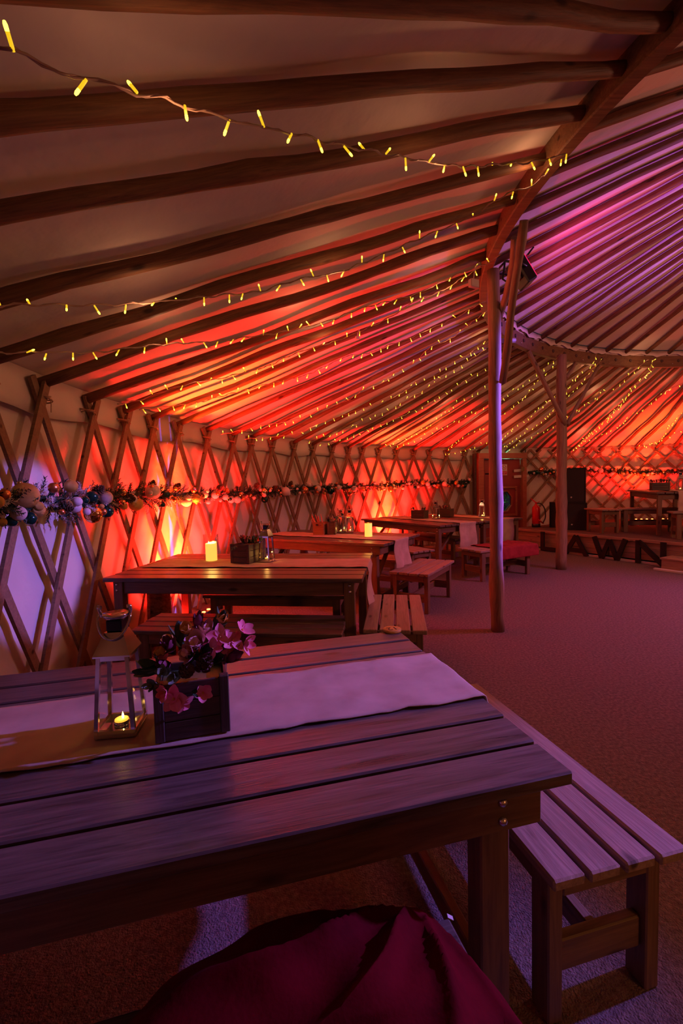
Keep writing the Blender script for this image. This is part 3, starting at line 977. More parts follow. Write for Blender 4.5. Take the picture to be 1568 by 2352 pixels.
LS = {'plum': leaf_spray(M_PLUM, 9, 0.05, 0.02, 0.9), 'green': leaf_spray(M_LEAF, 10, 0.05, 0.018, 0.7), 'sage': leaf_spray(M_SAGE, 14, 0.026, 0.015, 0.8)}
def cone_mesh(h=0.06, r=0.024):
    mb = MB(); n = 60
    for k in range(n):
        t = k / n; a = k * 2.39996
        z = h * t; q = r * (sin(pi * (0.18 + 0.80 * t)) ** 0.8)
        R = Matrix.Rotation(a, 3, 'Z')
        p = [(q * .35, -0.003, z - .001), (q * .35, 0.003, z - .001), (q * 1.1, 0.0055, z + 0.004), (q * 1.2, 0, z + 0.007), (q * 1.1, -0.0055, z + 0.004)]
        b = [R @ Vector(v) for v in p]
        b2 = [v + Vector((0, 0, -0.003)) for v in b]
        mb.add(b + b2, [(0, 1, 2, 3, 4), (9, 8, 7, 6, 5), (1, 2, 7, 6), (2, 3, 8, 7), (3, 4, 9, 8), (4, 0, 5, 9)])
    mb.lathe([(0.004, 0), (r * .45, h * .2), (r * .4, h * .6), (0.0, h)], 8)
    return mb.mesh('pine_cone', M_CONE)
CONE = cone_mesh()

def crate(t, w, d, h, mat=M_CRATE, boards=3, post=0.024):
    """open timber box, origin centre of the base"""
    bh = (h - 0.004) / boards
    for s in (-1, 1):
        for k in range(boards):
            z = bh * (k + .5)
            put_board('board', t, (-w / 2 + post, s * (d / 2 - 0.008), z), (w / 2 - post, s * (d / 2 - 0.008), z), bh - 0.002, 0.010, mat, (0, 0, 1), 0.0015)
            put_board('board', t, (s * (w / 2 - 0.008), -d / 2 + post, z), (s * (w / 2 - 0.008), d / 2 - post, z), bh - 0.002, 0.010, mat, (0, 0, 1), 0.0015)
        for q in (-1, 1):
            put_board('corner_post', t, (s * (w / 2 - post / 2), q * (d / 2 - post / 2), 0), (s * (w / 2 - post / 2), q * (d / 2 - post / 2), h), post, post, mat, (1, 0, 0), 0.002)
    put_board('base', t, (-w / 2 + .01, 0, 0.006), (w / 2 - .01, 0, 0.006), d - 0.03, 0.010, mat, (0, 1, 0), 0.001)
    put_board('soil', t, (-w / 2 + .015, 0, h * .8), (w / 2 - .015, 0, h * .8), d - 0.034, 0.012, M_LEAF, (0, 1, 0), 0.001)

def rot_to(v, spin):
    q = Vector(v).normalized().to_track_quat('Z', 'Y').to_matrix().to_4x4()
    return q @ Matrix.Rotation(spin, 4, 'Z')
def bloom(t, kind, p, d, s=1.0):
    link('bloom', random.choice(FL[kind]), t, Matrix.Translation(p) @ rot_to(d, random.uniform(0, 6)) @ Matrix.Scale(s, 4))
def spray(t, kind, p, d, s=1.0):
    link('leaf_spray', LS[kind], t, Matrix.Translation(p) @ rot_to(d, random.uniform(0, 6)) @ Matrix.Scale(s, 4))

# big crate on the front table
w, dpt, h = 0.188, 0.165, 0.155
X1 = Vector((cos(D(16.4)), sin(D(16.4)), 0)); Y1 = Vector((-sin(D(16.4)), cos(D(16.4)), 0))
pc_ = Vector((-0.492, 1.13, ZT)) + X1 * w / 2 + Y1 * dpt / 2
fcr = thing('flower_crate', 'dark wooden crate spilling pink blooms on the front table', 'planter', T(pc_.x, pc_.y, pc_.z, D(16.4)))
crate(fcr, w, dpt, h)
def P1(px, pz, y): return (px - w / 2, y - dpt / 2, pz)
for kind, px, pz, y, dr, s in [
    ('pink', .205, .232, .05, (.5, -1, .5), 1.05), ('pink', .172, .245, .045, (0, -1, .5), 1.0), ('pink', .236, .215, .06, (.9, -.6, .1), 1.05),
    ('pink', .150, .222, .03, (-.1, -1, .3), .95), ('pink', .232, .250, .07, (.6, -.5, .8), 1.0), ('pink', .195, .205, .05, (.3, -1, -.2), .8),
    ('blush', .112, .232, .04, (-.2, -.9, .7), 1.25), ('blush', .092, .215, .03, (-.5, -.9, .4), 1.1), ('blush', .135, .252, .07, (0, -.5, 1), 1.1),
    ('amber', .048, .240, .06, (-.5, -.6, .8), 1.2), ('amber', .085, .258, .07, (0, -.5, 1), 1.25), ('amber', .180, .272, .09, (0, -.5, 1), 1.3),
    ('amber', .030, .222, .05, (-.8, -.7, .4), 1.0), ('pink', .030, .205, .03, (-.7, -.7, .3), .7),
    ('pink', .050, .118, -.012, (-.2, -1, .1), 1.05), ('pink', .030, .135, -.008, (-.5, -1, .3), .8), ('pink', .068, .103, -.010, (.3, -1, -.2), .85),
    ('pink', .122, .122, -.012, (.1, -1, .2), .78)]:
    bloom(fcr, kind, P1(px, pz, y), dr, s)
for kind, px, pz, y, dr, s in [
    ('plum', .050, .225, .04, (-.3, -.7, .8), 1.0), ('plum', .135, .195, .05, (0, -.8, .6), 1.1), ('plum', .175, .165, .06, (.8, -.5, .6), 1.2), ('plum', .115, .255, .08, (0, -.2, 1), 1.0),
    ('plum', .045, .195, .03, (-.6, -.8, .3), .9), ('green', .09, .18, .06, (0, -.7, .8), 1.2), ('green', .03, .18, .05, (-.8, -.5, .5), 1.2), ('green', .15, .16, .07, (.5, -.4, .8), 1.1),
    ('green', .07, .20, .09, (-.2, .3, 1), 1.4), ('green', .15, .215, .10, (.3, .4, 1), 1.3), ('green', .17, .258, .10, (.2, -.2, 1), 1.0), ('sage', .035, .175, .02, (-.2, -1, .5), 1.2), ('sage', .055, .162, .01, (0, -1, .5), 1.15), ('sage', .018, .150, .01, (-.5, -1, .4), 1.1),
    ('green', .005, .16, .06, (-1, -.2, .5), 1.1), ('green', .095, .125, -.006, (.4, -1, .3), .5), ('plum', .12, .17, .03, (.1, -1, .6), 1.0), ('green', .12, .19, .05, (.1, -.9, .5), 1.2)]:
    spray(fcr, kind, P1(px, pz, y), dr, s)
link('pine_cone', CONE, fcr, Matrix.Translation(P1(.078, .168, .028)) @ rot_to((.3, -1, .6), 0) @ Matrix.Scale(0.75, 4))
link('pine_cone', CONE, fcr, Matrix.Translation(P1(.125, .185, .03)) @ rot_to((.2, -1, .5), 0) @ Matrix.Scale(0.8, 4))

def planter(label, x, y, ang, w, d, h, kinds, nb_, seed, mat=M_CRATE, leaves=('green', 'plum'), bs=0.95):
    random.seed(seed)
    t = thing('flower_crate', label, 'planter', T(x, y, ZT, ang))
    crate(t, w, d, h, mat)
    for k in range(nb_):
        px = random.uniform(-w / 2, w / 2); py = random.uniform(-d / 2, d / 2)
        e = abs(px) / w + abs(py) / d
        bloom(t, random.choice(kinds), (px, py, h + 0.045 - 0.03 * e + random.uniform(-.01, .01)), (px * 6, py * 6 - .25, 1), bs * random.uniform(.7, 1.0))
    for k in range(nb_):
        px = random.uniform(-w / 2, w / 2); py = random.uniform(-d / 2, d / 2)
        spray(t, random.choice(leaves), (px, py, h + 0.0), (px * 5, py * 5, 1), random.uniform(.8, 1.2))
    return t
p2_ = planter('dark crate of small coral and pink roses right of the two-flame candle', -0.83, 4.00, D(-22), 0.19, 0.28, 0.165, ('coral', 'pink', 'coral', 'blush'), 16, 3)
spray(p2_, 'sage', (-0.02, -0.145, 0.15), (0, -1, -.2), 1.3)
planter('low long dark planter of greenery between glass cylinder and lantern', 1.44, 8.37, D(-38), 0.27, 0.17, 0.15, ('amber', 'blush'), 3, 5, leaves=('green', 'green', 'plum'))
planter('planter of red and yellow flowers nearest the near post', 1.98, 8.66, D(-38), 0.27, 0.17, 0.15, ('coral', 'coral', 'amber'), 10, 7)
planter('dark flower box between the red caddy and the red-glowing lantern', -0.13, 6.05, D(-5), 0.11, 0.20, 0.165, ('amber', 'coral', 'coral'), 4, 9, leaves=('green', 'green', 'plum'), bs=1.0)
# red caddy with a hand hole
cd = thing('cutlery_caddy', 'upright reddish wooden caddy with hand hole holding red stems', 'caddy', T(-0.285, 6.04, ZT, D(-22)))
w, dpt, h = 0.155, 0.14, 0.165
def hole_panel(w, h, t, hw, hh, hz):
    mb = MB()
    o = [(-w / 2, 0), (w / 2, 0), (w / 2, h), (-w / 2, h)]
    i_ = [(-hw / 2, hz - hh / 2), (hw / 2, hz - hh / 2), (hw / 2, hz + hh / 2), (-hw / 2, hz + hh / 2)]
    vs = [(x, -t / 2, z) for x, z in o + i_] + [(x, t / 2, z) for x, z in o + i_]
    fs = []
    for k in range(4):
        n_ = (k + 1) % 4
        fs += [(k, n_, 4 + n_, 4 + k), (8 + n_, 8 + k, 12 + k, 12 + n_), (4 + k, 4 + n_, 12 + n_, 12 + k), (n_, k, 8 + k, 8 + n_)]
    return mb.add(vs, fs).mesh('panel', M_CRATE2)
hp = hole_panel(w, h, 0.012, 0.07, 0.024, h - 0.034)
for s in (-1, 1):
    link('panel', hp, cd, Matrix.Translation((0, s * (dpt / 2 - .006), 0)))
    put_board('side', cd, (s * (w / 2 - .006), -dpt / 2 + .012, h / 2 - .01), (s * (w / 2 - .006), dpt / 2 - .012, h / 2 - .01), h - 0.03, 0.012, M_CRATE2, (0, 0, 1), 0.001)
put_board('base', cd, (-w / 2 + .012, 0, 0.006), (w / 2 - .012, 0, 0.006), dpt - .024, 0.01, M_CRATE2)
for k in range(9):
    a = (random.uniform(-.05, .04), random.uniform(-.04, .04), 0.02)
    b = (a[0] * 1.5 + random.uniform(-.09, .03), a[1] + random.uniform(-.03, .03), random.uniform(.20, .27))
    link('stem', MB().tube([a, tuple((p + q) / 2 for p, q in zip(a, b)), b], [0.005, 0.009, 0.003], 5).mesh('stem', M_REDP), cd)

# ------------------------------------------------------------------ log stump at the wall
lg = thing('log_stump', 'bark-covered log standing upright by the wall beneath the candle table', 'log', T(-1.72, 4.18, 0))
mb = MB(); rs = []
prof = [(0.125, 0), (0.12, 0.08), (0.105, 0.22), (0.10, 0.36), (0.098, 0.50), (0.095, 0.505), (0.0, 0.51)]
n = 20; vs = []; fs = []
for i, (q, z) in enumerate(prof):
    for j in range(n):
        a = 2 * pi * j / n
        k = q * (1 + 0.10 * mnoise.noise(Vector((cos(a) * 2, sin(a) * 2, z * 1.5))) + 0.04 * sin(a * 9))
        vs.append((k * cos(a), k * sin(a), z))
for i in range(len(prof) - 1):
    for j in range(n):
        fs.append((i * n + j, i * n + (j + 1) % n, (i + 1) * n + (j + 1) % n, (i + 1) * n + j))
link('trunk', mb.add(vs, fs, 0, True).mesh('trunk', M_BARK), lg, XF((0, 0, 0), (1, 0, 0), (0, 1, 0)))

# ------------------------------------------------------------------ fleece on the near bench, throw on the far one
def fleece():
    BX, BY = -0.02, 0.66
    outline = [(0.0, 0.36), (0.35, 0.335), (0.62, 0.335), (0.80, 0.345), (1.05, 0.365), (1.25, 0.345), (1.57, 0.315), (1.9, 0.32), (2.3, 0.34), (2.75, 0.40), (3.14, 0.44), (4.0, 0.42), (4.71, 0.36), (5.5, 0.38), (2 * pi, 0.36)]
    def rad(a):
        a %= 2 * pi
        for (a0, r0), (a1, r1) in zip(outline, outline[1:]):
            if a0 <= a <= a1:
                t = (a - a0) / (a1 - a0); t = t * t * (3 - 2 * t)
                return r0 + (r1 - r0) * t
        return .36
    nA, nR = 128, 36
    G = Vector((0.15, 0.98, 0))
    vs = []; fs = []
    for i in range(nA):
        a = 2 * pi * i / nA
        for j in range(nR + 1):
            q = j / nR
            R_ = rad(a) * q
            x, y = BX + R_ * cos(a), BY + R_ * sin(a)
            dv = Vector((x, y, 0)) - G
            ang = atan2(dv.y, dv.x); dist = dv.length
            fs_ = sin(ang * 7 + 2.2 * mnoise.noise(Vector((x * 3, y * 3, 0))) + 5 * dist)
            fold = 0.034 * ((1 - abs(fs_)) ** 1.6 * 1.6 - 0.6) * min(1, dist * 6) * max(0, 1 - dist * 1.1)
            soft = 0.045 * mnoise.noise(Vector((x * 3.6, y * 3.6, 6))) + 0.012 * mnoise.noise(Vector((x * 11, y * 11, 2)))
            dome = 0.13 * (1 - q ** 3.2)
            z = 0.462 + dome + (fold + soft) * (1 - q ** 5)
            z = max(z, 0.458)
            over = max(0.0, (0.70 - y) - 0.05 + 0.25 * (x + 0.02)) if y < 0.70 else 0
            if over > 0: z -= over * 0.5
            if q > 0.999: z -= 0.008 if y > 0.75 else 0.06
            vs.append((x, y, z))
    m = nR + 1
    for i in range(nA):
        for j in range(nR):
            a_, b_ = i * m + j, ((i + 1) % nA) * m + j
            if j == 0: fs.append((a_, a_ + 1, b_ + 1))
            else: fs.append((a_, a_ + 1, b_ + 1, b_))
    return MB().add(vs, fs, 0, True).mesh('fleece_blanket', M_FLEECE)
fl = thing('fleece_blanket', 'bright red fleece blanket bunched up on the bench in front', 'blanket', me=fleece())
tag_me = MB().box((0, 0, 0), (0.014, 0.010, 0.0015)).mesh('care_tag', M_PALE)
link('care_tag', tag_me, fl, Matrix.Translation((0.218, 0.952, 0.468)) @ Matrix.Rotation(0.5, 4, 'Y'), label='small pale sewn-in tag')

def throw():
    tb = b8; t, c, X, Y = tb
    vs = []; fs = []
    nx, ny = 36, 40
    # drapes across the seat of the bench; local x from -0.62 to 0.10
    prof = []
    for j in range(ny + 1):
        v = j / ny
        s = -0.46 + 0.92 * v
        if abs(s) <= 0.225: prof.append((s, 0.0))
        else:
            q = abs(s) - 0.225
            prof.append(((0.225 + 0.018 + 0.02 * min(1, q * 6)) * (1 if s > 0 else -1), -q))
    for i in range(nx + 1):
        u = i / nx
        x = -0.60 + 0.86 * u
        for j, (y, z) in enumerate(prof):
            nz = 0.028 * max(0, mnoise.noise(Vector((x * 6, y * 7, 1)))) + 0.02 * abs(mnoise.noise(Vector((x * 13, y * 9, 3))))
            k = 0.02 * mnoise.noise(Vector((x * 9, z * 6, 8)))
            cut = 0.0
            if z < 0: z2 = z * (0.55 + 0.4 * u if y < 0 else 0.7); y2 = y + k * (1 if y > 0 else -1) * .5 + (0.01 if y > 0 else -0.01)
            else: z2 = z + nz; y2 = y
            xx = x
            vs.append((xx + 0.03 * mnoise.noise(Vector((y * 5, z * 5, 2))), y2, 0.458 + z2))
    m = ny + 1
    for i in range(nx):
        for j in range(ny):
            fs.append((i * m + j, (i + 1) * m + j, (i + 1) * m + j + 1, i * m + j + 1))
    me = MB().add(vs, fs, 0, True).mesh('throw_blanket', M_THROW)
    o = thing('throw_blanket', 'dark red throw draped over the bench behind the near post', 'blanket', t.matrix_basis.copy(), me=me)
    s = o.modifiers.new('thick', 'SOLIDIFY'); s.thickness = 0.006; s.offset = 1
throw()
# ------------------------------------------------------------------ garlands
GL = [[3.306, 1.366], [3.279, 1.368], [3.247, 1.383], [3.206, 1.372], [3.157, 1.343], [3.091, 1.389], [3.034, 1.365], [2.926, 1.355], [2.773, 1.345], [2.567, 1.373], [2.344, 1.376], [2.147, 1.419], [1.955, 1.415]]
GL = [[3.42, 1.37]] + GL
GR = [[1.744, 1.616], [1.677, 1.627], [1.62, 1.649], [1.537, 1.633], [1.432, 1.578], [1.358, 1.539], [1.278, 1.551], [1.22, 1.536], [1.12, 1.54]]
BA = [[3.269, 1.413, 0.071, 'gold'], [3.293, 1.423, 0.028, 'copper'], [3.278, 1.32, 0.039, 'white'], [3.264, 1.286, 0.036, 'green'], [3.253, 1.326, 0.037, 'gold'], [3.203, 1.464, 0.042, 'gold'], [3.211, 1.344, 0.034, 'gold'], [3.198, 1.328, 0.041, 'white'], [3.168, 1.386, 0.045, 'green'], [3.143, 1.377, 0.050, 'white'], [3.168, 1.261, 0.062, 'mirror'], [3.143, 1.274, 0.052, 'green'], [3.109, 1.412, 0.032, 'mirror'], [3.09, 1.35, 0.041, 'white'], [3.083, 1.307, 0.06, 'gold'], [3.043, 1.407, 0.069, 'white'], [3.013, 1.372, 0.05, 'green'], [2.96, 1.296, 0.06, 'white'], [2.934, 1.317, 0.053, 'gold'], [2.909, 1.356, 0.045, 'white'], [2.878, 1.344, 0.047, 'white'], [2.843, 1.386, 0.039, 'copper'], [2.848, 1.31, 0.038, 'white'], [2.831, 1.272, 0.045, 'white'], [2.811, 1.266, 0.046, 'white'], [2.726, 1.353, 0.06, 'mirror'], [2.723, 1.244, 0.051, 'green'], [2.65, 1.345, 0.07, 'white'], [2.582, 1.353, 0.06, 'copper'], [2.535, 1.367, 0.058, 'white'], [2.487, 1.335, 0.078, 'green'], [2.458, 1.378, 0.048, 'white'], [2.417, 1.28, 0.058, 'copper'], [2.4, 1.343, 0.059, 'white']]
BM = {'gold': M_GOLD, 'copper': M_COPPER, 'white': M_WHITE, 'green': M_GREENB, 'mirror': M_MIRROR}
BMESH = {}
for k, m in BM.items():
    prof = [(0.001, -1.0)] + [(sin(a), -cos(a)) for a in np.linspace(0.2, pi - 0.2, 13)] + [(0.18, 0.99), (0.18, 1.12), (0.02, 1.14)]
    mb = MB().lathe(prof[:-2], 24).lathe([(0.17, 0.96), (0.18, 1.13), (0.02, 1.15)], 10, mi=1)
    BMESH[k] = mb.mesh('bauble', [m, M_CAPB])

def gl_at(path, th):
    for (a, za), (b, zb) in zip(path, path[1:]):
        if b <= th <= a: return za + (zb - za) * (a - th) / (a - b)
    return path[-1][1]

def garland(label, path, rmain, named, dens, seed, ncone):
    rng = np.random.default_rng(seed)
    root = thing('bauble_garland', label, 'garland', T(*pol(path[0][0], RW - .12, path[0][1])), 'bauble garlands on the lattice')
    inv = root.matrix_basis.inverted()
    t0, t1 = path[0][0], path[-1][0]
    length = (t0 - t1) * RW
    rc = RW - 0.115
    # core and needles: countless
    V = []; F = []; MI = []
    core = [inv @ pol(t0 + (t1 - t0) * i / 80, rc + .02, gl_at(path, t0 + (t1 - t0) * i / 80)) for i in range(81)]
    mb = MB().tube(core, 0.035, 7)
    V += mb.v; F += mb.f; MI += [0] * len(mb.f)
    nsp = int(length * 72)
    for k in range(nsp):
        th = t0 + (t1 - t0) * (k + rng.random()) / nsp
        z = gl_at(path, th)
        near = 1.0 if th > 2.95 else 0.62
        rad = Vector((cos(th), sin(th), 0)); tan = Vector((-sin(th), cos(th), 0))
        a = rng.uniform(-pi, pi)
        d = (Vector((0, 0, 1)) * sin(a) - rad * abs(cos(a)) * .85 + tan * rng.normal(0, .6)).normalized()
        base = pol(th, rc, z) + d * 0.02
        L = rmain * rng.uniform(.55, 1.0) * near
        frost = 1 if rng.random() < 0.45 else 0
        nn = 30 if th > 2.75 else 14
        s1 = d.cross(Vector((0.3, 0.5, 0.8))).normalized(); s2 = d.cross(s1)
        for q in range(nn):
            t = (q + .5) / nn
            p = base + d * L * t
            b_ = q * 2.39996
            nd_ = (s1 * cos(b_) + s2 * sin(b_) + d * 0.9).normalized()
            ln = 0.032 * (1.1 - .5 * t) * (1.0 if nn == 30 else 1.3)
            wv = nd_.cross(d).normalized() * (0.0040 if nn == 30 else 0.0065)
            i0 = len(V)
            V += [tuple(inv @ (p - wv)), tuple(inv @ (p + wv)), tuple(inv @ (p + nd_ * ln + wv * .5)), tuple(inv @ (p + nd_ * ln - wv * .5))]
            F.append((i0, i0 + 1, i0 + 2, i0 + 3)); MI.append(1 if frost and t > .35 else 0)
    me = bpy.data.meshes.new('needles')
    me.from_pydata(V, [], F)
    me.materials.append(M_NEEDLE); me.materials.append(M_FROST)
    me.polygons.foreach_set('material_index', MI)
    link('needles', me, root, kind='stuff')
    def bauble(th, z, r, kind, off):
        M = inv @ Matrix.Translation(pol(th, RW - .12 - off, z)) @ Matrix.Rotation(rng.uniform(0, 6), 4, 'Z') @ Matrix.Rotation(rng.uniform(-.8, .8), 4, 'X') @ Matrix.Scale(r, 4)
        link('bauble', BMESH[kind], root, M)
    for th, z, r, kind in named: bauble(th, z, r, kind, .085)
    lo = named[-1][0] if named else t0
    n = int((t0 - t1) * RW * dens)
    kinds = ['white', 'copper', 'white', 'gold', 'green', 'white', 'mirror', 'copper']
    for k in range(n):
        th = t0 + (t1 - t0) * (k + rng.uniform(.1, .9)) / n
        big = rng.random() < .3
        r = rng.uniform(.045, .062) if big else rng.uniform(.022, .040)
        inside = th > lo
        if inside: r = rng.uniform(.018, .032)
        a = rng.uniform(-1.9, 1.2)
        q = rmain * .72
        bauble(th, gl_at(path, th) + sin(a) * q * .8, r, kinds[rng.integers(len(kinds))], .045 + max(0, cos(a)) * q * .8)
    for k in range(ncone):
        th = t0 - (t0 - max(t1, 2.6)) * (k + .5) / ncone
        a = rng.uniform(-.5, 1.4)
        d = Vector((-cos(th) * .8 + rng.normal(0, .3), -sin(th) * .8, sin(a)))
        link('pine_cone', CONE, root, inv @ Matrix.Translation(pol(th, RW - .17, gl_at(path, th) + sin(a) * .07)) @ rot_to(d, 0) @ Matrix.Scale(1.5, 4))
    return root
g1 = garland('long fir and bauble garland along the lattice from the violet-lit wall to the red door', GL, 0.15, BA, 8.5, 5, 14)
g2 = garland('bauble garland behind the speakers and stage, right of the red door', GR, 0.115, [], 11.0, 8, 0)
for dz in (0.06, -0.085):
    a = pol(1.805, RW - .22, 1.60 + dz); b = pol(1.745, RW - .13, 1.615 + dz)
    inv = g2.matrix_basis.inverted()
    put_board('mounting_lath', g2, inv @ a, inv @ b, 0.065, 0.014, M_PALE, (0, 0, 1), label='pale lath end beside the door')

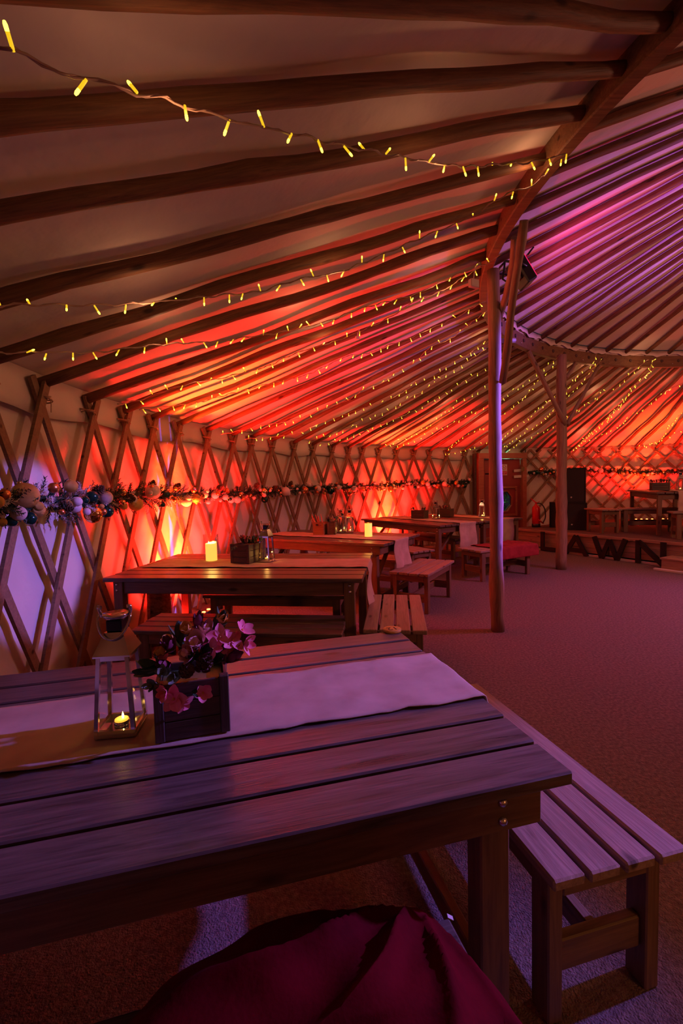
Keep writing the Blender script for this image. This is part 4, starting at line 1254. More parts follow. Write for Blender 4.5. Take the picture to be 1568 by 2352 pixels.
# ------------------------------------------------------------------ fairy lights
STR = {'S1': [(-0.64, 0.93, 2.29), (-0.56, 1.04, 2.33), (-0.48, 1.13, 2.37), (-0.4, 1.23, 2.42), (-0.31, 1.33, 2.46), (-0.22, 1.42, 2.5), (-0.09, 1.56, 2.57), (0.04, 1.69, 2.63), (0.23, 1.87, 2.72), (0.45, 2.06, 2.81), (0.64, 2.22, 2.9), (0.82, 2.33, 2.98), (1.02, 2.44, 3.06), (1.24, 2.52, 3.15)], 'S2': [(1.29, 2.62, 3.21), (1.24, 2.7, 3.2), (1.21, 2.84, 3.2), (1.01, 2.81, 3.12), (0.86, 2.92, 3.07), (0.56, 2.93, 2.96), (0.33, 2.93, 2.87), (0.03, 2.91, 2.75), (-0.21, 2.79, 2.66), (-0.44, 2.73, 2.57), (-0.64, 2.58, 2.49), (-0.83, 2.43, 2.41), (-1, 2.29, 2.34), (-1.14, 2.14, 2.28), (-1.26, 1.97, 2.22), (-1.37, 1.82, 2.16)], 'S3': [(1.34, 3.8, 3.26), (1.27, 3.87, 3.23), (1, 3.85, 3.13), (0.7, 3.88, 3.01), (0.5, 3.84, 2.94), (0.18, 3.71, 2.82), (-0.05, 3.68, 2.73), (-0.37, 3.55, 2.61), (-0.61, 3.37, 2.52), (-0.81, 3.24, 2.45), (-1.03, 2.98, 2.36), (-1.19, 2.8, 2.29), (-1.38, 2.62, 2.21), (-1.49, 2.43, 2.16), (-1.61, 2.22, 2.1), (-1.66, 2.12, 2.08)], 'S4': [(1.21, 3.88, 3.2), (1.09, 3.96, 3.16), (0.92, 4.06, 3.09), (0.68, 4.04, 3), (0.51, 4.16, 2.93), (0.31, 4.2, 2.85), (0.01, 4.22, 2.74), (-0.24, 4.14, 2.65), (-0.43, 4.11, 2.58), (-0.64, 4.14, 2.5), (-0.83, 4.04, 2.43), (-1, 3.98, 2.37), (-1.17, 3.83, 2.31), (-1.4, 3.72, 2.22), (-1.6, 3.71, 2.15), (-1.72, 3.59, 2.1)], 'S5': [(1.52, 4.76, 3.26), (1.41, 4.8, 3.22), (1.25, 4.89, 3.15), (0.96, 4.91, 3.04), (0.75, 4.94, 2.96), (0.54, 4.91, 2.89), (0.35, 4.92, 2.82), (0.1, 4.74, 2.74), (-0.1, 4.76, 2.66), (-0.31, 4.79, 2.58), (-0.53, 4.72, 2.51), (-0.74, 4.59, 2.44), (-0.94, 4.51, 2.37), (-1.13, 4.41, 2.3), (-1.33, 4.32, 2.23), (-1.55, 4.09, 2.16), (-1.69, 3.91, 2.11)], 'S6': [(1.63, 5.04, 3.27), (1.47, 5.23, 3.18), (1.32, 5.43, 3.1), (1.09, 5.48, 3.02), (0.96, 5.76, 2.93), (0.73, 5.85, 2.83), (0.57, 6.06, 2.75), (0.34, 6.04, 2.67), (0.13, 6.23, 2.57), (-0.08, 6.23, 2.5), (-0.31, 6.21, 2.42), (-0.5, 6.22, 2.35), (-0.73, 6.13, 2.28), (-0.96, 5.93, 2.23), (-1.18, 5.81, 2.16), (-1.46, 5.64, 2.08)], 'S7': [(1.9, 5.89, 3.22), (1.72, 6.16, 3.11), (1.52, 6.25, 3.03), (1.37, 6.48, 2.93), (1.12, 6.46, 2.86), (0.96, 6.68, 2.76), (0.75, 6.8, 2.67), (0.51, 6.8, 2.59), (0.27, 6.78, 2.52), (0.05, 6.77, 2.45), (-0.29, 6.77, 2.34), (-0.6, 6.84, 2.22), (-0.91, 6.64, 2.15), (-1.28, 6.2, 2.08)], 'S8': [(1.99, 6.21, 3.19), (1.72, 6.46, 3.05), (1.54, 6.58, 2.96), (1.25, 6.95, 2.8), (1.07, 7, 2.73), (0.77, 7.28, 2.57), (0.57, 7.24, 2.52), (0.27, 7.4, 2.39), (-0.04, 7.49, 2.28), (-0.54, 7.41, 2.13)], 'S9': [(2.2, 6.84, 3.1), (1.97, 7.04, 2.99), (1.82, 7.21, 2.9), (1.61, 7.32, 2.81), (1.46, 7.53, 2.72), (1.08, 7.71, 2.56), (0.88, 7.75, 2.49), (0.57, 7.8, 2.39), (0.19, 7.9, 2.26), (-0.2, 7.84, 2.15), (-0.38, 7.71, 2.12)], 'S10': [(2.44, 7.58, 2.96), (2.07, 7.8, 2.81), (1.9, 8.12, 2.67), (1.75, 8.46, 2.54), (1.41, 8.8, 2.36), (0.87, 9.06, 2.15)], 'S11': [(2.68, 8.34, 2.79), (2.44, 8.55, 2.67), (2.22, 8.74, 2.57), (1.84, 8.92, 2.43), (1.53, 9.14, 2.29), (1.03, 9.18, 2.16)], 'S12': [(2.99, 9.32, 2.53), (2.85, 9.45, 2.46), (2.65, 9.56, 2.39), (2.49, 9.71, 2.31), (2.39, 10.09, 2.17)], 'S13': [(3.5, 9.97, 2.38), (3.25, 10.13, 2.29), (2.94, 10.31, 2.18), (2.56, 10.4, 2.09), (2.35, 10.33, 2.08)], 'R1': [(3.42, 7.08, 3.34), (3.38, 7.26, 3.28), (3.28, 7.49, 3.19), (3.15, 7.72, 3.08), (3.09, 7.87, 3.02), (2.97, 8.03, 2.95), (2.89, 8.33, 2.84)], 'R2': [(3.53, 7.32, 3.29), (3.49, 7.51, 3.22), (3.39, 7.73, 3.13), (3.36, 8.29, 2.94), (3.3, 8.41, 2.89), (3.2, 8.73, 2.76), (3.14, 8.91, 2.69)], 'R3': [(4.04, 8.18, 3.09), (3.97, 8.64, 2.92), (3.89, 8.91, 2.81), (3.83, 9.19, 2.7), (3.66, 9.51, 2.57), (3.6, 9.86, 2.44), (3.56, 10.13, 2.33)], 'R4': [(4.28, 8.67, 2.95), (4.21, 9.07, 2.79), (4.13, 9.71, 2.55), (4.01, 9.89, 2.48), (3.85, 10.33, 2.3), (3.78, 10.76, 2.14)], 'R5': [(4.73, 9.49, 2.69), (4.6, 9.77, 2.58), (4.41, 10.05, 2.46), (4.13, 10.35, 2.32), (3.98, 10.75, 2.16)], 'R6': [(4.08, 7.31, 3.39), (4.19, 7.62, 3.3), (4.1, 7.77, 3.24), (4.12, 8.1, 3.13), (4.19, 8.58, 2.97)], 'R7': [(4.29, 7.48, 3.37), (4.29, 7.66, 3.31), (4.3, 7.82, 3.25), (4.29, 8.08, 3.16), (4.29, 8.26, 3.09), (4.28, 8.67, 2.95)], 'R8': [(5.27, 7.73, 3.38), (5.39, 7.98, 3.29), (5.44, 8.21, 3.21), (5.43, 8.5, 3.1), (5.49, 8.77, 3), (5.57, 9.09, 2.88), (5.58, 9.48, 2.74), (5.62, 9.76, 2.63), (5.59, 10.18, 2.47), (5.63, 10.7, 2.28), (5.62, 11.03, 2.15)], 'R9': [(5.3, 7.8, 3.36), (5.42, 8.06, 3.27), (5.47, 8.32, 3.17), (5.47, 8.65, 3.05), (5.55, 8.97, 2.93), (5.61, 9.33, 2.79), (5.66, 9.76, 2.63), (5.66, 10.17, 2.48), (5.66, 10.64, 2.3)], 'R10': [(5.19, 7.72, 3.38), (5.15, 7.79, 3.35), (5.12, 8.14, 3.22), (5.09, 8.47, 3.09), (4.94, 8.63, 3.03), (4.93, 8.87, 2.93), (4.83, 9.13, 2.83), (4.77, 9.36, 2.74), (4.69, 9.57, 2.66)], 'R11': [(6.38, 8.22, 3.21), (6.28, 8.47, 3.12), (6.21, 8.65, 3.06), (6.15, 8.96, 2.94), (6.18, 9.29, 2.81), (6.03, 9.51, 2.73), (6.07, 9.92, 2.58), (5.93, 10.35, 2.41), (5.71, 10.62, 2.31), (5.62, 11.03, 2.15)], 'R12': [(7.04, 9.05, 2.86), (7.03, 9.44, 2.72), (7.14, 9.84, 2.57), (7.36, 10.46, 2.32), (7.39, 10.71, 2.22), (7.24, 10.97, 2.14)], 'R13': [(7.61, 9.66, 2.6), (7.54, 10.07, 2.45), (7.5, 10.3, 2.37), (7.41, 10.54, 2.29), (7.25, 10.77, 2.21), (7.1, 10.98, 2.14)]}
bulb_me = MB().lathe([(0.0012, 0.0), (0.0042, 0.001), (0.0046, 0.012), (0.0048, 0.034)], 7, mi=0).lathe([(0.0048, 0.034), (0.0050, 0.045), (0.0030, 0.051), (0.0, 0.052)], 7, mi=1).mesh('bulb', [M_BULB, M_BULBT])
FAIRY_N = [0]
def fairy(label, keys, step=0.105):
    root = thing('fairy_lights', label, 'string lights', T(*STR[keys[0]][0]), 'fairy light strings under the roof')
    inv = root.matrix_basis.inverted()
    wire = MB()
    for key in keys:
        pts = catmull(STR[key], 0.03)
        tw = []
        for i, p in enumerate(pts):
            tw.append(inv @ (p + Vector((0.004 * sin(i * 1.7), 0.004 * cos(i * 1.3), 0.005 * sin(i * 1.1)))))
        wire.tube(tw, 0.0032, 5)
        tw2 = [p + Vector((0.005 * cos(i * 1.5), 0, 0.005 * sin(i * 1.5))) for i, p in enumerate(tw)]
        wire.tube(tw2, 0.0022, 4)
        acc = RNG.uniform(0, step); last = pts[0]
        for p in pts[1:]:
            acc += (p - last).length; last = p
            if acc >= step:
                acc = RNG.uniform(-.03, .02)
                d = Vector((RNG.normal(0, .45), RNG.normal(0, .45), -1.0 if RNG.random() < .68 else 0.7)).normalized()
                link('bulb', bulb_me, root, inv @ Matrix.Translation(p) @ rot_to(d, 0) @ Matrix.Scale(0.85, 4))
                FAIRY_N[0] += 1
                if FAIRY_N[0] % 10 == 4: lamp('fairy_glow', 'POINT', p + d * 0.08, None, (1.0, 0.41, 0.20), 0.85, 0.02)
    link('wire', wire.mesh('wire', M_WIRE), root)
    return root
fairy('fairy lights crossing the nearest roof bays and meeting high on the ring beam', ['S1', 'S2'])
f3 = fairy('fairy lights spanning from the near post to the far left edge of the tent', ['S3'])
f4 = fairy('fairy lights ending at the lattice above the purple-lit wall', ['S4', 'S5'])
fairy('fairy lights running down to the wall right of the strongest orange glow', ['S6', 'S7'])
fairy('pair of fairy light runs reaching the wall above the middle of the garland', ['S8', 'S9'])
fairy('fairy lights dropping behind the near post to the second red glow', ['S10', 'S11'])
fairy('fairy lights looping down beside the top left corner of the red door', ['S12', 'S13'])
fairy('fairy lights between the two posts, uppermost of those runs', ['R1', 'R2'])
fairy('fairy lights between the two posts, ending above the red door', ['R3', 'R4'])
fairy('short fairy light run, lowest between the two posts', ['R5'])
fairy('double fairy light drop just right of the second post braces', ['R6', 'R7'])
fairy('two close fairy light runs following one roof pole right of the second post', ['R8', 'R9'])
fairy('single fairy light run crossing left to the second post', ['R10'])
fairy('fairy lights sweeping to the wall left of the stage glow', ['R11'])
fairy('fairy lights right above the orange glow over the stage', ['R12', 'R13'])
# connector boxes on the strings
def conn(label, p, s):
    t = thing('cable_joint_box', label, 'joint box', T(*p, 0.5))
    link('box', MB().box((0, 0, -0.05 * s), (0.085 * s, 0.04 * s, 0.06 * s), ch=0.006).mesh('box', M_WHITEP), t)
    link('cable', MB().tube([(0, 0, -.02 * s), (0.005, 0, 0.02 * s), (0.03 * s, 0.01, 0.08 * s), (0.06 * s, 0.0, 0.12 * s)], 0.004, 6).mesh('cable', M_WHITEP), t)
conn('pale square cable joint box hanging beside the near post top', (1.055, 3.58, 2.99), 1.0)
conn('tiny pale cable joint dangling from a string mid roof', (0.20, 4.6, 2.90), 0.5)

# ------------------------------------------------------------------ floodlight by the near post
fl_ = thing('floodlight', 'black floodlight with glowing magenta face on the near post top', 'floodlight', T(1.73, 4.36, 3.36, 0.0))
Rb = Matrix.Rotation(-0.55, 3, 'Y')
link('housing', MB().box((0.0, 0, 0), (0.10, 0.22, 0.26), Rb, ch=0.012).box((-0.06, 0, 0.0), (0.05, 0.15, 0.18), Rb, ch=0.01).box((0.045, 0, 0.145), (0.09, 0.2, 0.014), Matrix.Rotation(-0.9, 3, 'Y')).mesh('housing', M_BLACKP), fl_)
link('lens', MB().box(Rb @ Vector((0.052, 0, 0)), (0.006, 0.19, 0.23), Rb).mesh('lens', M_LEDM), fl_, label='glowing magenta lens')
yk = MB().tube([(0.0, -0.12, 0), (-0.06, -0.125, 0.03), (-0.19, -0.12, 0.05), (-0.20, 0.0, 0.05), (-0.19, 0.12, 0.05), (-0.06, 0.125, 0.03), (0, 0.12, 0)], 0.011, 7)
yk.tube([(-0.19, -.10, .05), (-0.21, -.10, -0.10), (-0.12, -.08, -0.15), (-0.06, -0.06, -0.08)], 0.009, 6)
link('yoke', yk.mesh('yoke', M_BLACKP), fl_)

# ------------------------------------------------------------------ stage
SA = Vector((4.017, 9.286, 0)); SU = Vector((0.476, -0.879, 0)).normalized(); SN = Vector((-0.879, -0.476, 0)).normalized()
SZ = 0.40
def sp(s, n, z): return SA + SU * s + SN * n + Vector((0, 0, z))
S0, S1 = -0.62, 5.6
stg = thing('stage', 'low carpeted wooden stage with boarded front behind the LAWN letters', 'stage', T(SA.x, SA.y, 0))
sinv = stg.matrix_basis.inverted()
def hitwall(s, r=RW - 0.10):
    # distance back along -SN to the wall
    p = SA + SU * s - Vector((CX, CY, 0)); d = -SN
    b = p.dot(d); c = p.dot(p) - r * r
    return -b + sqrt(max(0, b * b - c))
vs = []; fs = []
N_ = 40
for i in range(N_ + 1):
    s = S0 + (S1 - S0) * i / N_
    for z in (SZ - 0.05, SZ):
        vs.append(sinv @ sp(s, -0.0, z)); vs.append(sinv @ sp(s, -hitwall(s), z))
for i in range(N_):
    a = i * 4; b = a + 4
    fs += [(a + 2, b + 2, b + 3, a + 3), (a, a + 1, b + 1, b), (a, b, b + 2, a + 2), (a + 1, a + 3, b + 3, b + 1)]
fs += [(0, 2, 3, 1), (N_ * 4, N_ * 4 + 1, N_ * 4 + 3, N_ * 4 + 2)]
link('deck', MB().add(vs, fs).mesh('deck', M_STAGE), stg)
put_board('nosing', stg, sinv @ sp(S0, 0.016, SZ - 0.022), sinv @ sp(S1, 0.016, SZ - 0.022), 0.05, 0.032, M_SBOARD, (0, 0, 1))
for k in range(3):
    z = 0.06 + 0.098 * k + 0.045
    for q in range(3):
        a = S0 + 0.02 + q * 2.07
        put_board('front_board', stg, sinv @ sp(a, 0.0 - 0.012, z), sinv @ sp(min(a + 2.06, S1), -0.012, z), 0.094, 0.024, M_SBOARD, (0, 0, 1))
put_board('end_board', stg, sinv @ sp(S0 + .01, -0.03, 0.2), sinv @ sp(S0 + .01, -1.0, 0.2), 0.30, 0.024, M_SBOARD, (0, 0, 1))
put_board('floor_strip', stg, sinv @ sp(S0, 0.045, 0.022), sinv @ sp(2.45, 0.045, 0.022), 0.044, 0.02, M_PALE, (0, 0, 1), label='pale strip along the foot of the stage')
# letters
def letter(ch, s0, s1, z0, z1, strokes, w=0.078):
    t = thing('sign_letter', {'L': 'black cut-out letter L, first of LAWN, left of the second post', 'A': 'black cut-out letter A right of the second post', 'W': 'black cut-out letter W, third of LAWN', 'N': 'black cut-out letter N partly behind the stage step'}[ch],
              'letter', T(*sp((s0 + s1) / 2, 0.075, 0)), 'stage front letters')
    inv = t.matrix_basis.inverted()
    mb = MB()
    for (a, b) in strokes:
        pa = inv @ sp(s0 + (s1 - s0) * a[0], 0.085, z0 + (z1 - z0) * a[1]); pb = inv @ sp(s0 + (s1 - s0) * b[0], 0.085, z0 + (z1 - z0) * b[1])
        # ribbon of the letter's thickness
        d = (pb - pa).normalized(); nrm = SN; side = d.cross(nrm).normalized()
        h = w / 2; t2 = 0.018
        c = [pa + side * h, pa - side * h, pb - side * h, pb + side * h]
        vv = [p + nrm * t2 for p in c] + [p - nrm * t2 for p in c]
        mb.add(vv, [(0, 1, 2, 3), (7, 6, 5, 4), (0, 4, 5, 1), (1, 5, 6, 2), (2, 6, 7, 3), (3, 7, 4, 0)])
    link('letter', mb.mesh('letter', M_BLACK), t)
letter('L', 0.145, 0.47, 0.012, 0.385, [((.1, 0), (.1, 1)), ((0, .1), (1, .1))])
letter('A', 0.64, 1.15, 0.0, 0.375, [((.08, 0), (.5, .97)), ((.92, 0), (.5, .97)), ((.2, .25), (.8, .25))])
letter('W', 1.22, 1.83, 0.0, 0.385, [((.05, 1), (.28, .04)), ((.28, .04), (.5, .9)), ((.5, .9), (.72, .04)), ((.72, .04), (.95, 1))])
letter('N', 1.97, 2.42, 0.012, 0.39, [((.08, 0), (.08, 1)), ((.08, .95), (.92, .05)), ((.92, 0), (.92, 1))])
# step
st = thing('stage_step', 'small wooden stage step overlapping the letter N', 'step', T(*sp(3.1, 0.2, 0)))
inv = st.matrix_basis.inverted()
for k in range(3):
    n0 = 0.13 + k * 0.118
    put_board('tread', st, inv @ sp(2.50, n0, 0.185), inv @ sp(3.70, n0, 0.185), 0.112, 0.028, M_SBOARD, tuple(SN))
put_board('riser', st, inv @ sp(2.52, 0.40, 0.088), inv @ sp(3.68, 0.40, 0.088), 0.165, 0.024, M_SBOARD, (0, 0, 1))
for s in (2.53, 3.67):
    put_board('side', st, inv @ sp(s, 0.13, 0.085), inv @ sp(s, 0.385, 0.085), 0.165, 0.024, M_SBOARD, (0, 0, 1))
put_board('foot_lath', st, inv @ sp(2.44, 0.45, 0.018), inv @ sp(3.75, 0.45, 0.018), 0.06, 0.034, M_PALE, tuple(SN), label='pale lath on the carpet in front of the step')

# speakers
def speaker(label, x, y, z, ang, w, d, h, dot=True):
    t = thing('loudspeaker', label, 'speaker', T(x, y, z, ang), 'stage loudspeakers')
    cab = MB()
    for s in (-1, 1):
        cab.box((s * (w / 2 - .009), 0, h / 2), (0.018, d, h), ch=0.003)
        cab.box((0, 0, h / 2 + s * (h / 2 - .009)), (w - .036, d, 0.018))
    cab.box((0, d / 2 - .01, h / 2), (w - .036, 0.018, h - .036))
    link('cabinet', cab.mesh('cabinet', M_BLACK), t)
    g = MB().box((0, -d / 2 + 0.02, h / 2), (w - 0.04, 0.012, h - 0.04))
    link('grille', g.mesh('grille', plain('speaker_grille', (0.006, 0.006, 0.007), 0.7, scale=300, bstr=0.8, bscale=300)), t)
    if dot: link('badge', MB().lathe([(0, 0), (0.016, 0), (0.014, 0.004), (0, 0.005)], 10).mesh('badge', M_PALE), t,
                 Matrix.Translation((-0.02, -d / 2 + .013, 0.11)) @ Matrix.Rotation(pi / 2, 4, 'X'), label='small round pale badge')
    return t
AS = atan2(SU.y, SU.x) + 0.62
speaker('large black loudspeaker standing on the stage, lower of the stacked pair', 4.73, 9.30, SZ + .001, -0.42, 0.50, 0.40, 0.545)
speaker('large black loudspeaker on top of the stacked pair', 4.72, 9.31, SZ + .549, -0.42, 0.48, 0.39, 0.70)
speaker('small black loudspeaker half hidden by the second post', 4.66, 9.82, SZ + .001, -0.42, 0.30, 0.30, 0.54, False)
# extinguisher
ex = thing('fire_extinguisher', 'red fire extinguisher with black hose on the stage corner', 'fire extinguisher', T(4.24, 9.90, SZ + .001, -0.4))
link('cylinder', MB().lathe([(0.075, 0.06), (0.082, 0.07), (0.083, 0.40), (0.070, 0.445), (0.035, 0.475), (0.028, 0.50), (0.0, 0.50)], 20).mesh('cylinder', M_REDEXT), ex)
link('foot', MB().lathe([(0.088, 0.0), (0.088, 0.07), (0.084, 0.075), (0.0, 0.075)], 20).mesh('foot', M_BLACKP), ex, label='black rubber foot')
vlv = MB().box((0, 0, 0.52), (0.04, 0.035, 0.05), ch=0.005); vlv.bar((0.0, 0, 0.53), (-0.11, 0, 0.63), 0.03, 0.022); vlv.bar((0.0, 0, 0.515), (0.075, 0, 0.56), 0.025, 0.014)
link('valve', vlv.mesh('valve', M_REDEXT), ex)
link('hose', MB().tube(catmull([(0.02, -.02, 0.52), (0.10, -.03, 0.51), (0.17, -.04, 0.40), (0.185, -.04, 0.22), (0.14, -.05, 0.10)], .03), 0.012, 7).mesh('hose', M_BLACKP), ex, label='black rubber hose')
link('nozzle', MB().lathe([(0.012, 0), (0.022, 0.16), (0.0, 0.16)], 10).mesh('nozzle', M_REDEXT), ex, Matrix.Translation((0.15, -.05, 0.08)) @ Matrix.Rotation(-0.9, 4, 'Y'))

# stage furniture
bench('bench on the stage in front of the loudspeakers', (4.80, 8.36), D(-88), 0.60, 0.38, z=SZ + .001, n=3)
tst = table('stage table with dark planter and bright lantern, legs against red glow', (5.44, 7.84, SZ + .001), D(-110.4), 2.1, 0.90, 7, style='leg')
bench('bench pushed crosswise under the stage table, a dark bar behind its near leg', (6.15, 8.22), D(-20), 0.95, 0.30, z=SZ + .001, n=3)
bench('bench in front of the near end of the stage table, cut by the frame', (5.50, 7.68), D(159.6), 1.05, 0.34, z=SZ + .001, n=3)
ZT0 = ZT; ZT = ZT0 + SZ + .001
runner('hessian runner hanging from the near end of the stage table', tst, 0.03, 0.36, -0.95, 1.047, 0.34, 6.6, H=0.766)
planter('dark planter of red flowers on the stage table', 5.83, 8.33, D(-20), 0.28, 0.17, 0.15, ('coral', 'coral', 'pink'), 10, 12)
lantern('lantern on the stage table next to its planter, cut by the frame', 6.05, 8.12, ZT, D(-20), 1.0, 'tealight in the lantern on the stage table', glow=0.3)
ZT = ZT0

# ------------------------------------------------------------------ led wash bars at the foot of the wall
def ledbar(label, p, ang, L, red, amber, tilt=0.15, aim=None):
    t = thing('led_bar', label, 'stage light', T(p[0], p[1], p[2], ang), 'red led wash bars at the wall')
    link('housing', MB().box((0, 0, 0.035), (L, 0.075, 0.055), ch=0.006).box((-L / 2 + 0.02, 0, 0.03), (0.02, 0.09, 0.06)).box((L / 2 - .02, 0, 0.03), (0.02, 0.09, 0.06)).mesh('housing', M_BLACKP), t)
    n = 8
    lens = MB().lathe([(0.0, 0), (0.020, 0.0), (0.020, 0.006), (0.0, 0.011)], 10).mesh('lens', M_LEDR)
    for k in range(n):
        link('lens', lens, t, Matrix.Translation((-L / 2 + L * (k + .5) / n, 0, 0.0632)))
    cb = MB().tube(catmull([(-L / 2, 0, .03), (-L / 2 - .12, .03, 0.02), (-L / 2 - .1, .14, 0.012), (0.0, .16, 0.012), (L / 2, .10, 0.012)], .04), 0.006, 6)
    link('cable', cb.mesh('cable', M_BLACKP), t)
    d = Vector((-sin(ang), cos(ang), 0))
    q = Vector(p) + Vector((0, 0, 0.09))
    lamp('led_red', 'AREA', q, q + d * tilt + Vector((0, 0, 1)), (1.0, 0.014, 0.010), red, L * .9, 0.04, spread=2.1)
    lamp('led_amber', 'SPOT', q, q + d * -0.08 + Vector((0, 0, 1)), (1.0, 0.22, 0.006), amber, 0.05, spot=44, blend=0.9)
    lamp('led_amber', 'SPOT', q - d * 0.05, q + d * 0.55 + Vector((0, 0, 1)), (1.0, 0.24, 0.006), amber * .45, 0.05, spot=60, blend=0.9)
    return t
def tang(th): return th + pi / 2 + pi      # local +Y towards the wall
LB1 = 2.955; LB2 = 2.26; LB3 = 1.40
ledbar('led bar glowing at the wall beneath the candle table', pol(LB1, RW - .30, 0.0), LB1 - pi / 2, 0.9, 380, 650)
ledbar('led bar glowing at the wall beyond the planter table', pol(LB2, RW - .32, 0.0), LB2 - pi / 2, 0.9, 230, 330)
ledbar('led bar on the stage floor behind the stage table', pol(LB3, RW - .95, SZ + .001), LB3 - pi / 2, 0.9, 130, 220)

# ------------------------------------------------------------------ the red door
DT = 1.848
dm = Matrix.Translation(pol(DT, RW - 0.19, 0)) @ Matrix.Rotation(DT - pi / 2, 4, 'Z')    # local X to the left->right seen from inside, +Y outwards
dr_ = bpy.data.objects.new('door_1', None); COL.objects.link(dr_); dr_.matrix_basis = dm; dr_['kind'] = 'structure'; dr_['label'] = 'red-brown wooden door in a timber frame with octagonal window'; 
DWW, DHH = 0.665, 2.085
def dbox(name, c, d, m, ch=0.004, label=None):
    return link(name, MB().box((0, 0, 0), d, ch=ch).mesh(name, m), dr_, Matrix.Translation(c), label=label)
dbox('jamb', (-DWW + .075, 0, DHH / 2), (0.15, 0.16, DHH), M_DOORF)
dbox('jamb', (DWW - .055, 0, DHH / 2), (0.11, 0.16, DHH), M_DOORF)
dbox('lintel', (0, -0.005, DHH - .065), (2 * DWW, 0.17, 0.13), M_DOORF)
dbox('threshold', (0, 0, 0.04), (2 * DWW - .26, 0.14, 0.08), M_DOORF)
dbox('reveal', (-DWW + .19, 0.06, 0.98), (0.08, 0.03, 1.95), M_CRATE)
dbox('side_liner', (-DWW - .03, 0.05, DHH / 2), (0.05, 0.10, DHH), M_CRATE)
# leaf with an octagonal window
lx0, lx1 = -DWW + .22, DWW - .12
lc = (lx0 + lx1) / 2; lw = lx1 - lx0
wx, wz, wr = 0.10, 0.93, 0.235
def panel_with_hole():
    mb = MB(); t = 0.045
    o = []; inn = []
    corners = [(lx0, 0.09), (lx1, 0.09), (lx1, 1.94), (lx0, 1.94)]
    n = 8
    for k in range(n):
        a = 2 * pi * (k + .5) / n
        inn.append((wx + wr * .9 * cos(a), wz + wr * 1.1 * sin(a)))
    mids = [(lx1, wz), (lx1, 1.94), (wx, 1.94), (lx0, 1.94), (lx0, wz), (lx0, .09), (wx, .09), (lx1, .09)]
    o = [(lx1, wz + .1), (lx1 - .1, 1.94), (lx0 + .1, 1.94), (lx0, wz + .1), (lx0, wz - .1), (lx0 + .1, .09), (lx1 - .1, .09), (lx1, wz - .1)]
    full = o + inn
    vs = [(x, -t / 2, z) for x, z in full] + [(x, t / 2, z) for x, z in full]
    m = 16; fs = []
    for k in range(n):
        q = (k + 1) % n
        fs += [(k, q, n + q, n + k), (m + q, m + k, m + n + k, m + n + q), (n + k, n + q, m + n + q, m + n + k), (q, k, m + k, m + q)]
    # corner fillets
    for (cx_, cz_), (i0, i1) in zip([(lx1, 1.94), (lx0, 1.94), (lx0, .09), (lx1, .09)], [(0, 1), (2, 3), (4, 5), (6, 7)]):
        b = len(vs); vs += [(cx_, -t / 2, cz_), (cx_, t / 2, cz_)]
        fs += [(i0, b, i1), (m + i1, b + 1, m + i0)]
    return mb.add(vs, fs).mesh('leaf', M_DOOR)
leaf = link('leaf', panel_with_hole(), dr_, Matrix.Translation((0, 0.04, 0)))
rim = MB()
n = 8
for k in range(n):
    a0 = 2 * pi * (k + .5) / n; a1 = 2 * pi * (k + 1.5) / n
    rim.bar((wx + wr * .93 * cos(a0), 0.01, wz + wr * 1.13 * sin(a0)), (wx + wr * .93 * cos(a1), 0.01, wz + wr * 1.13 * sin(a1)), 0.022, 0.024, up=(0, 1, 0))
link('window_rim', rim.mesh('window_rim', M_DOORF), leaf, Matrix.Translation((0, -.04, 0)))
link('pane', MB().box((wx, 0.0, wz), (wr * 1.95, 0.005, wr * 2.3)).mesh('pane', M_GLASS), leaf)
for s in (-1, 1):
    dbox('window_frame', (wx + s * .33, 0.008, wz), (0.05, 0.03, 0.72), M_DOORF)
    dbox('window_frame', (wx, 0.008, wz + s * .335), (0.61, 0.03, 0.05), M_DOORF)
dbox('hinge', (DWW - .115, -0.082, 1.70), (0.09, 0.006, 0.11), M_BRASS, 0.002, 'pale brass butt hinge')
dbox('latch', (-DWW + .34, 0.012, 1.60), (0.20, 0.012, 0.03), M_DKMETAL, 0.002)
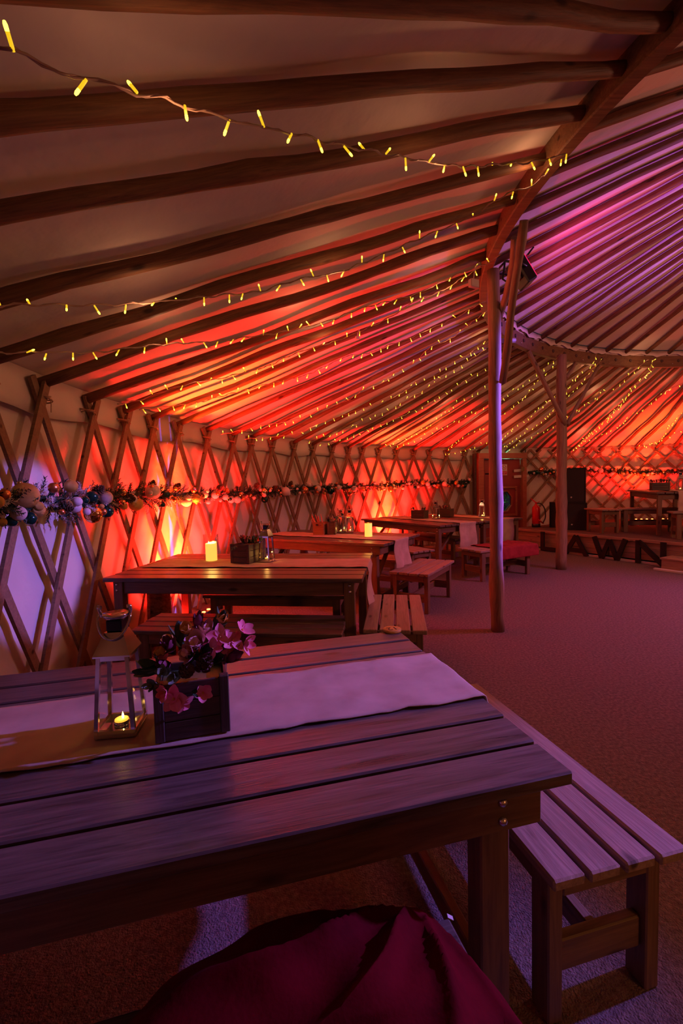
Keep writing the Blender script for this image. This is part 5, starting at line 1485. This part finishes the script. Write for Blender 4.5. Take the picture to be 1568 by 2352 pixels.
# notice: no smoking style prohibition sign
sg = thing('safety_notice', 'white notice with round prohibition symbol and red panel on the door', 'sign', dm @ Matrix.Translation((0.09, 0.012, 1.69)))
link('plate', MB().box((0, 0, 0), (0.17, 0.006, 0.26), ch=0.002).mesh('plate', plain('notice_white', (0.62, 0.56, 0.52), 0.4)), sg)
M_SR = plain('notice_red', (0.55, 0.02, 0.02), 0.4)
rg = MB().tube([(0.055 * cos(2 * pi * k / 24), -0.004, 0.055 + 0.055 * sin(2 * pi * k / 24)) for k in range(25)], 0.006, 5, caps=False)
rg.bar((-0.036, -0.004, 0.091), (0.036, -0.004, 0.019), 0.009, 0.004, up=(0, 1, 0))
link('prohibition_ring', rg.mesh('prohibition_ring', M_SR), sg)
ci = MB().bar((-0.034, -0.0045, 0.05), (0.028, -0.0045, 0.05), 0.004, 0.011, up=(0, 1, 0)); ci.bar((0.03, -0.0045, 0.06), (0.04, -0.0045, 0.085), 0.004, 0.006, up=(0, 1, 0))
link('cigarette_symbol', ci.mesh('cigarette_symbol', M_BLACK), sg)
link('red_panel', MB().box((0, -0.004, -0.072), (0.15, 0.003, 0.085)).mesh('red_panel', M_SR), sg)
ln = MB()
for k, wln in enumerate((0.11, 0.09, 0.06)):
    ln.box((0, -0.0062, -0.052 - k * .02), (wln, 0.001, 0.007))
link('notice_lines', ln.mesh('notice_lines', M_PALE), sg)
# shrub outside the door window
random.seed(4)
sh = thing('garden_shrub', 'green leafy shrub outside the door window', 'shrub', T(*(dm @ Vector((0.1, 0.75, 0)))))
mb = MB()
for k in range(260):
    p = Vector((random.gauss(0, .3), random.gauss(0, .18), 0.95 + random.gauss(0, .3)))
    vs, fs = petal_geo(0.14, 0.07, 0.4)
    R = (rot_to((random.gauss(0, 1), random.gauss(0, 1), random.gauss(.2, 1)), random.uniform(0, 6))).to_3x3()
    mb.add([p + R @ Vector(v) for v in vs], fs, 0, True)
link('foliage', mb.mesh('foliage', plain('outdoor_leaf', (0.05, 0.16, 0.08), 0.5, c2=(0.10, 0.26, 0.14))), sh, kind='stuff')
link('stem', MB().tube([(0, 0, 0), (0.03, 0.02, 0.5), (0.0, 0.0, 1.0)], [.03, .025, .015], 7).mesh('stem', M_BARK), sh)
lamp('shrub_fill', 'POINT', dm @ Vector((0.5, 0.55, 1.9)), None, (0.45, 1.0, 0.55), 26, 0.1)  # added green fill outside, lights the shrub in place of daylight
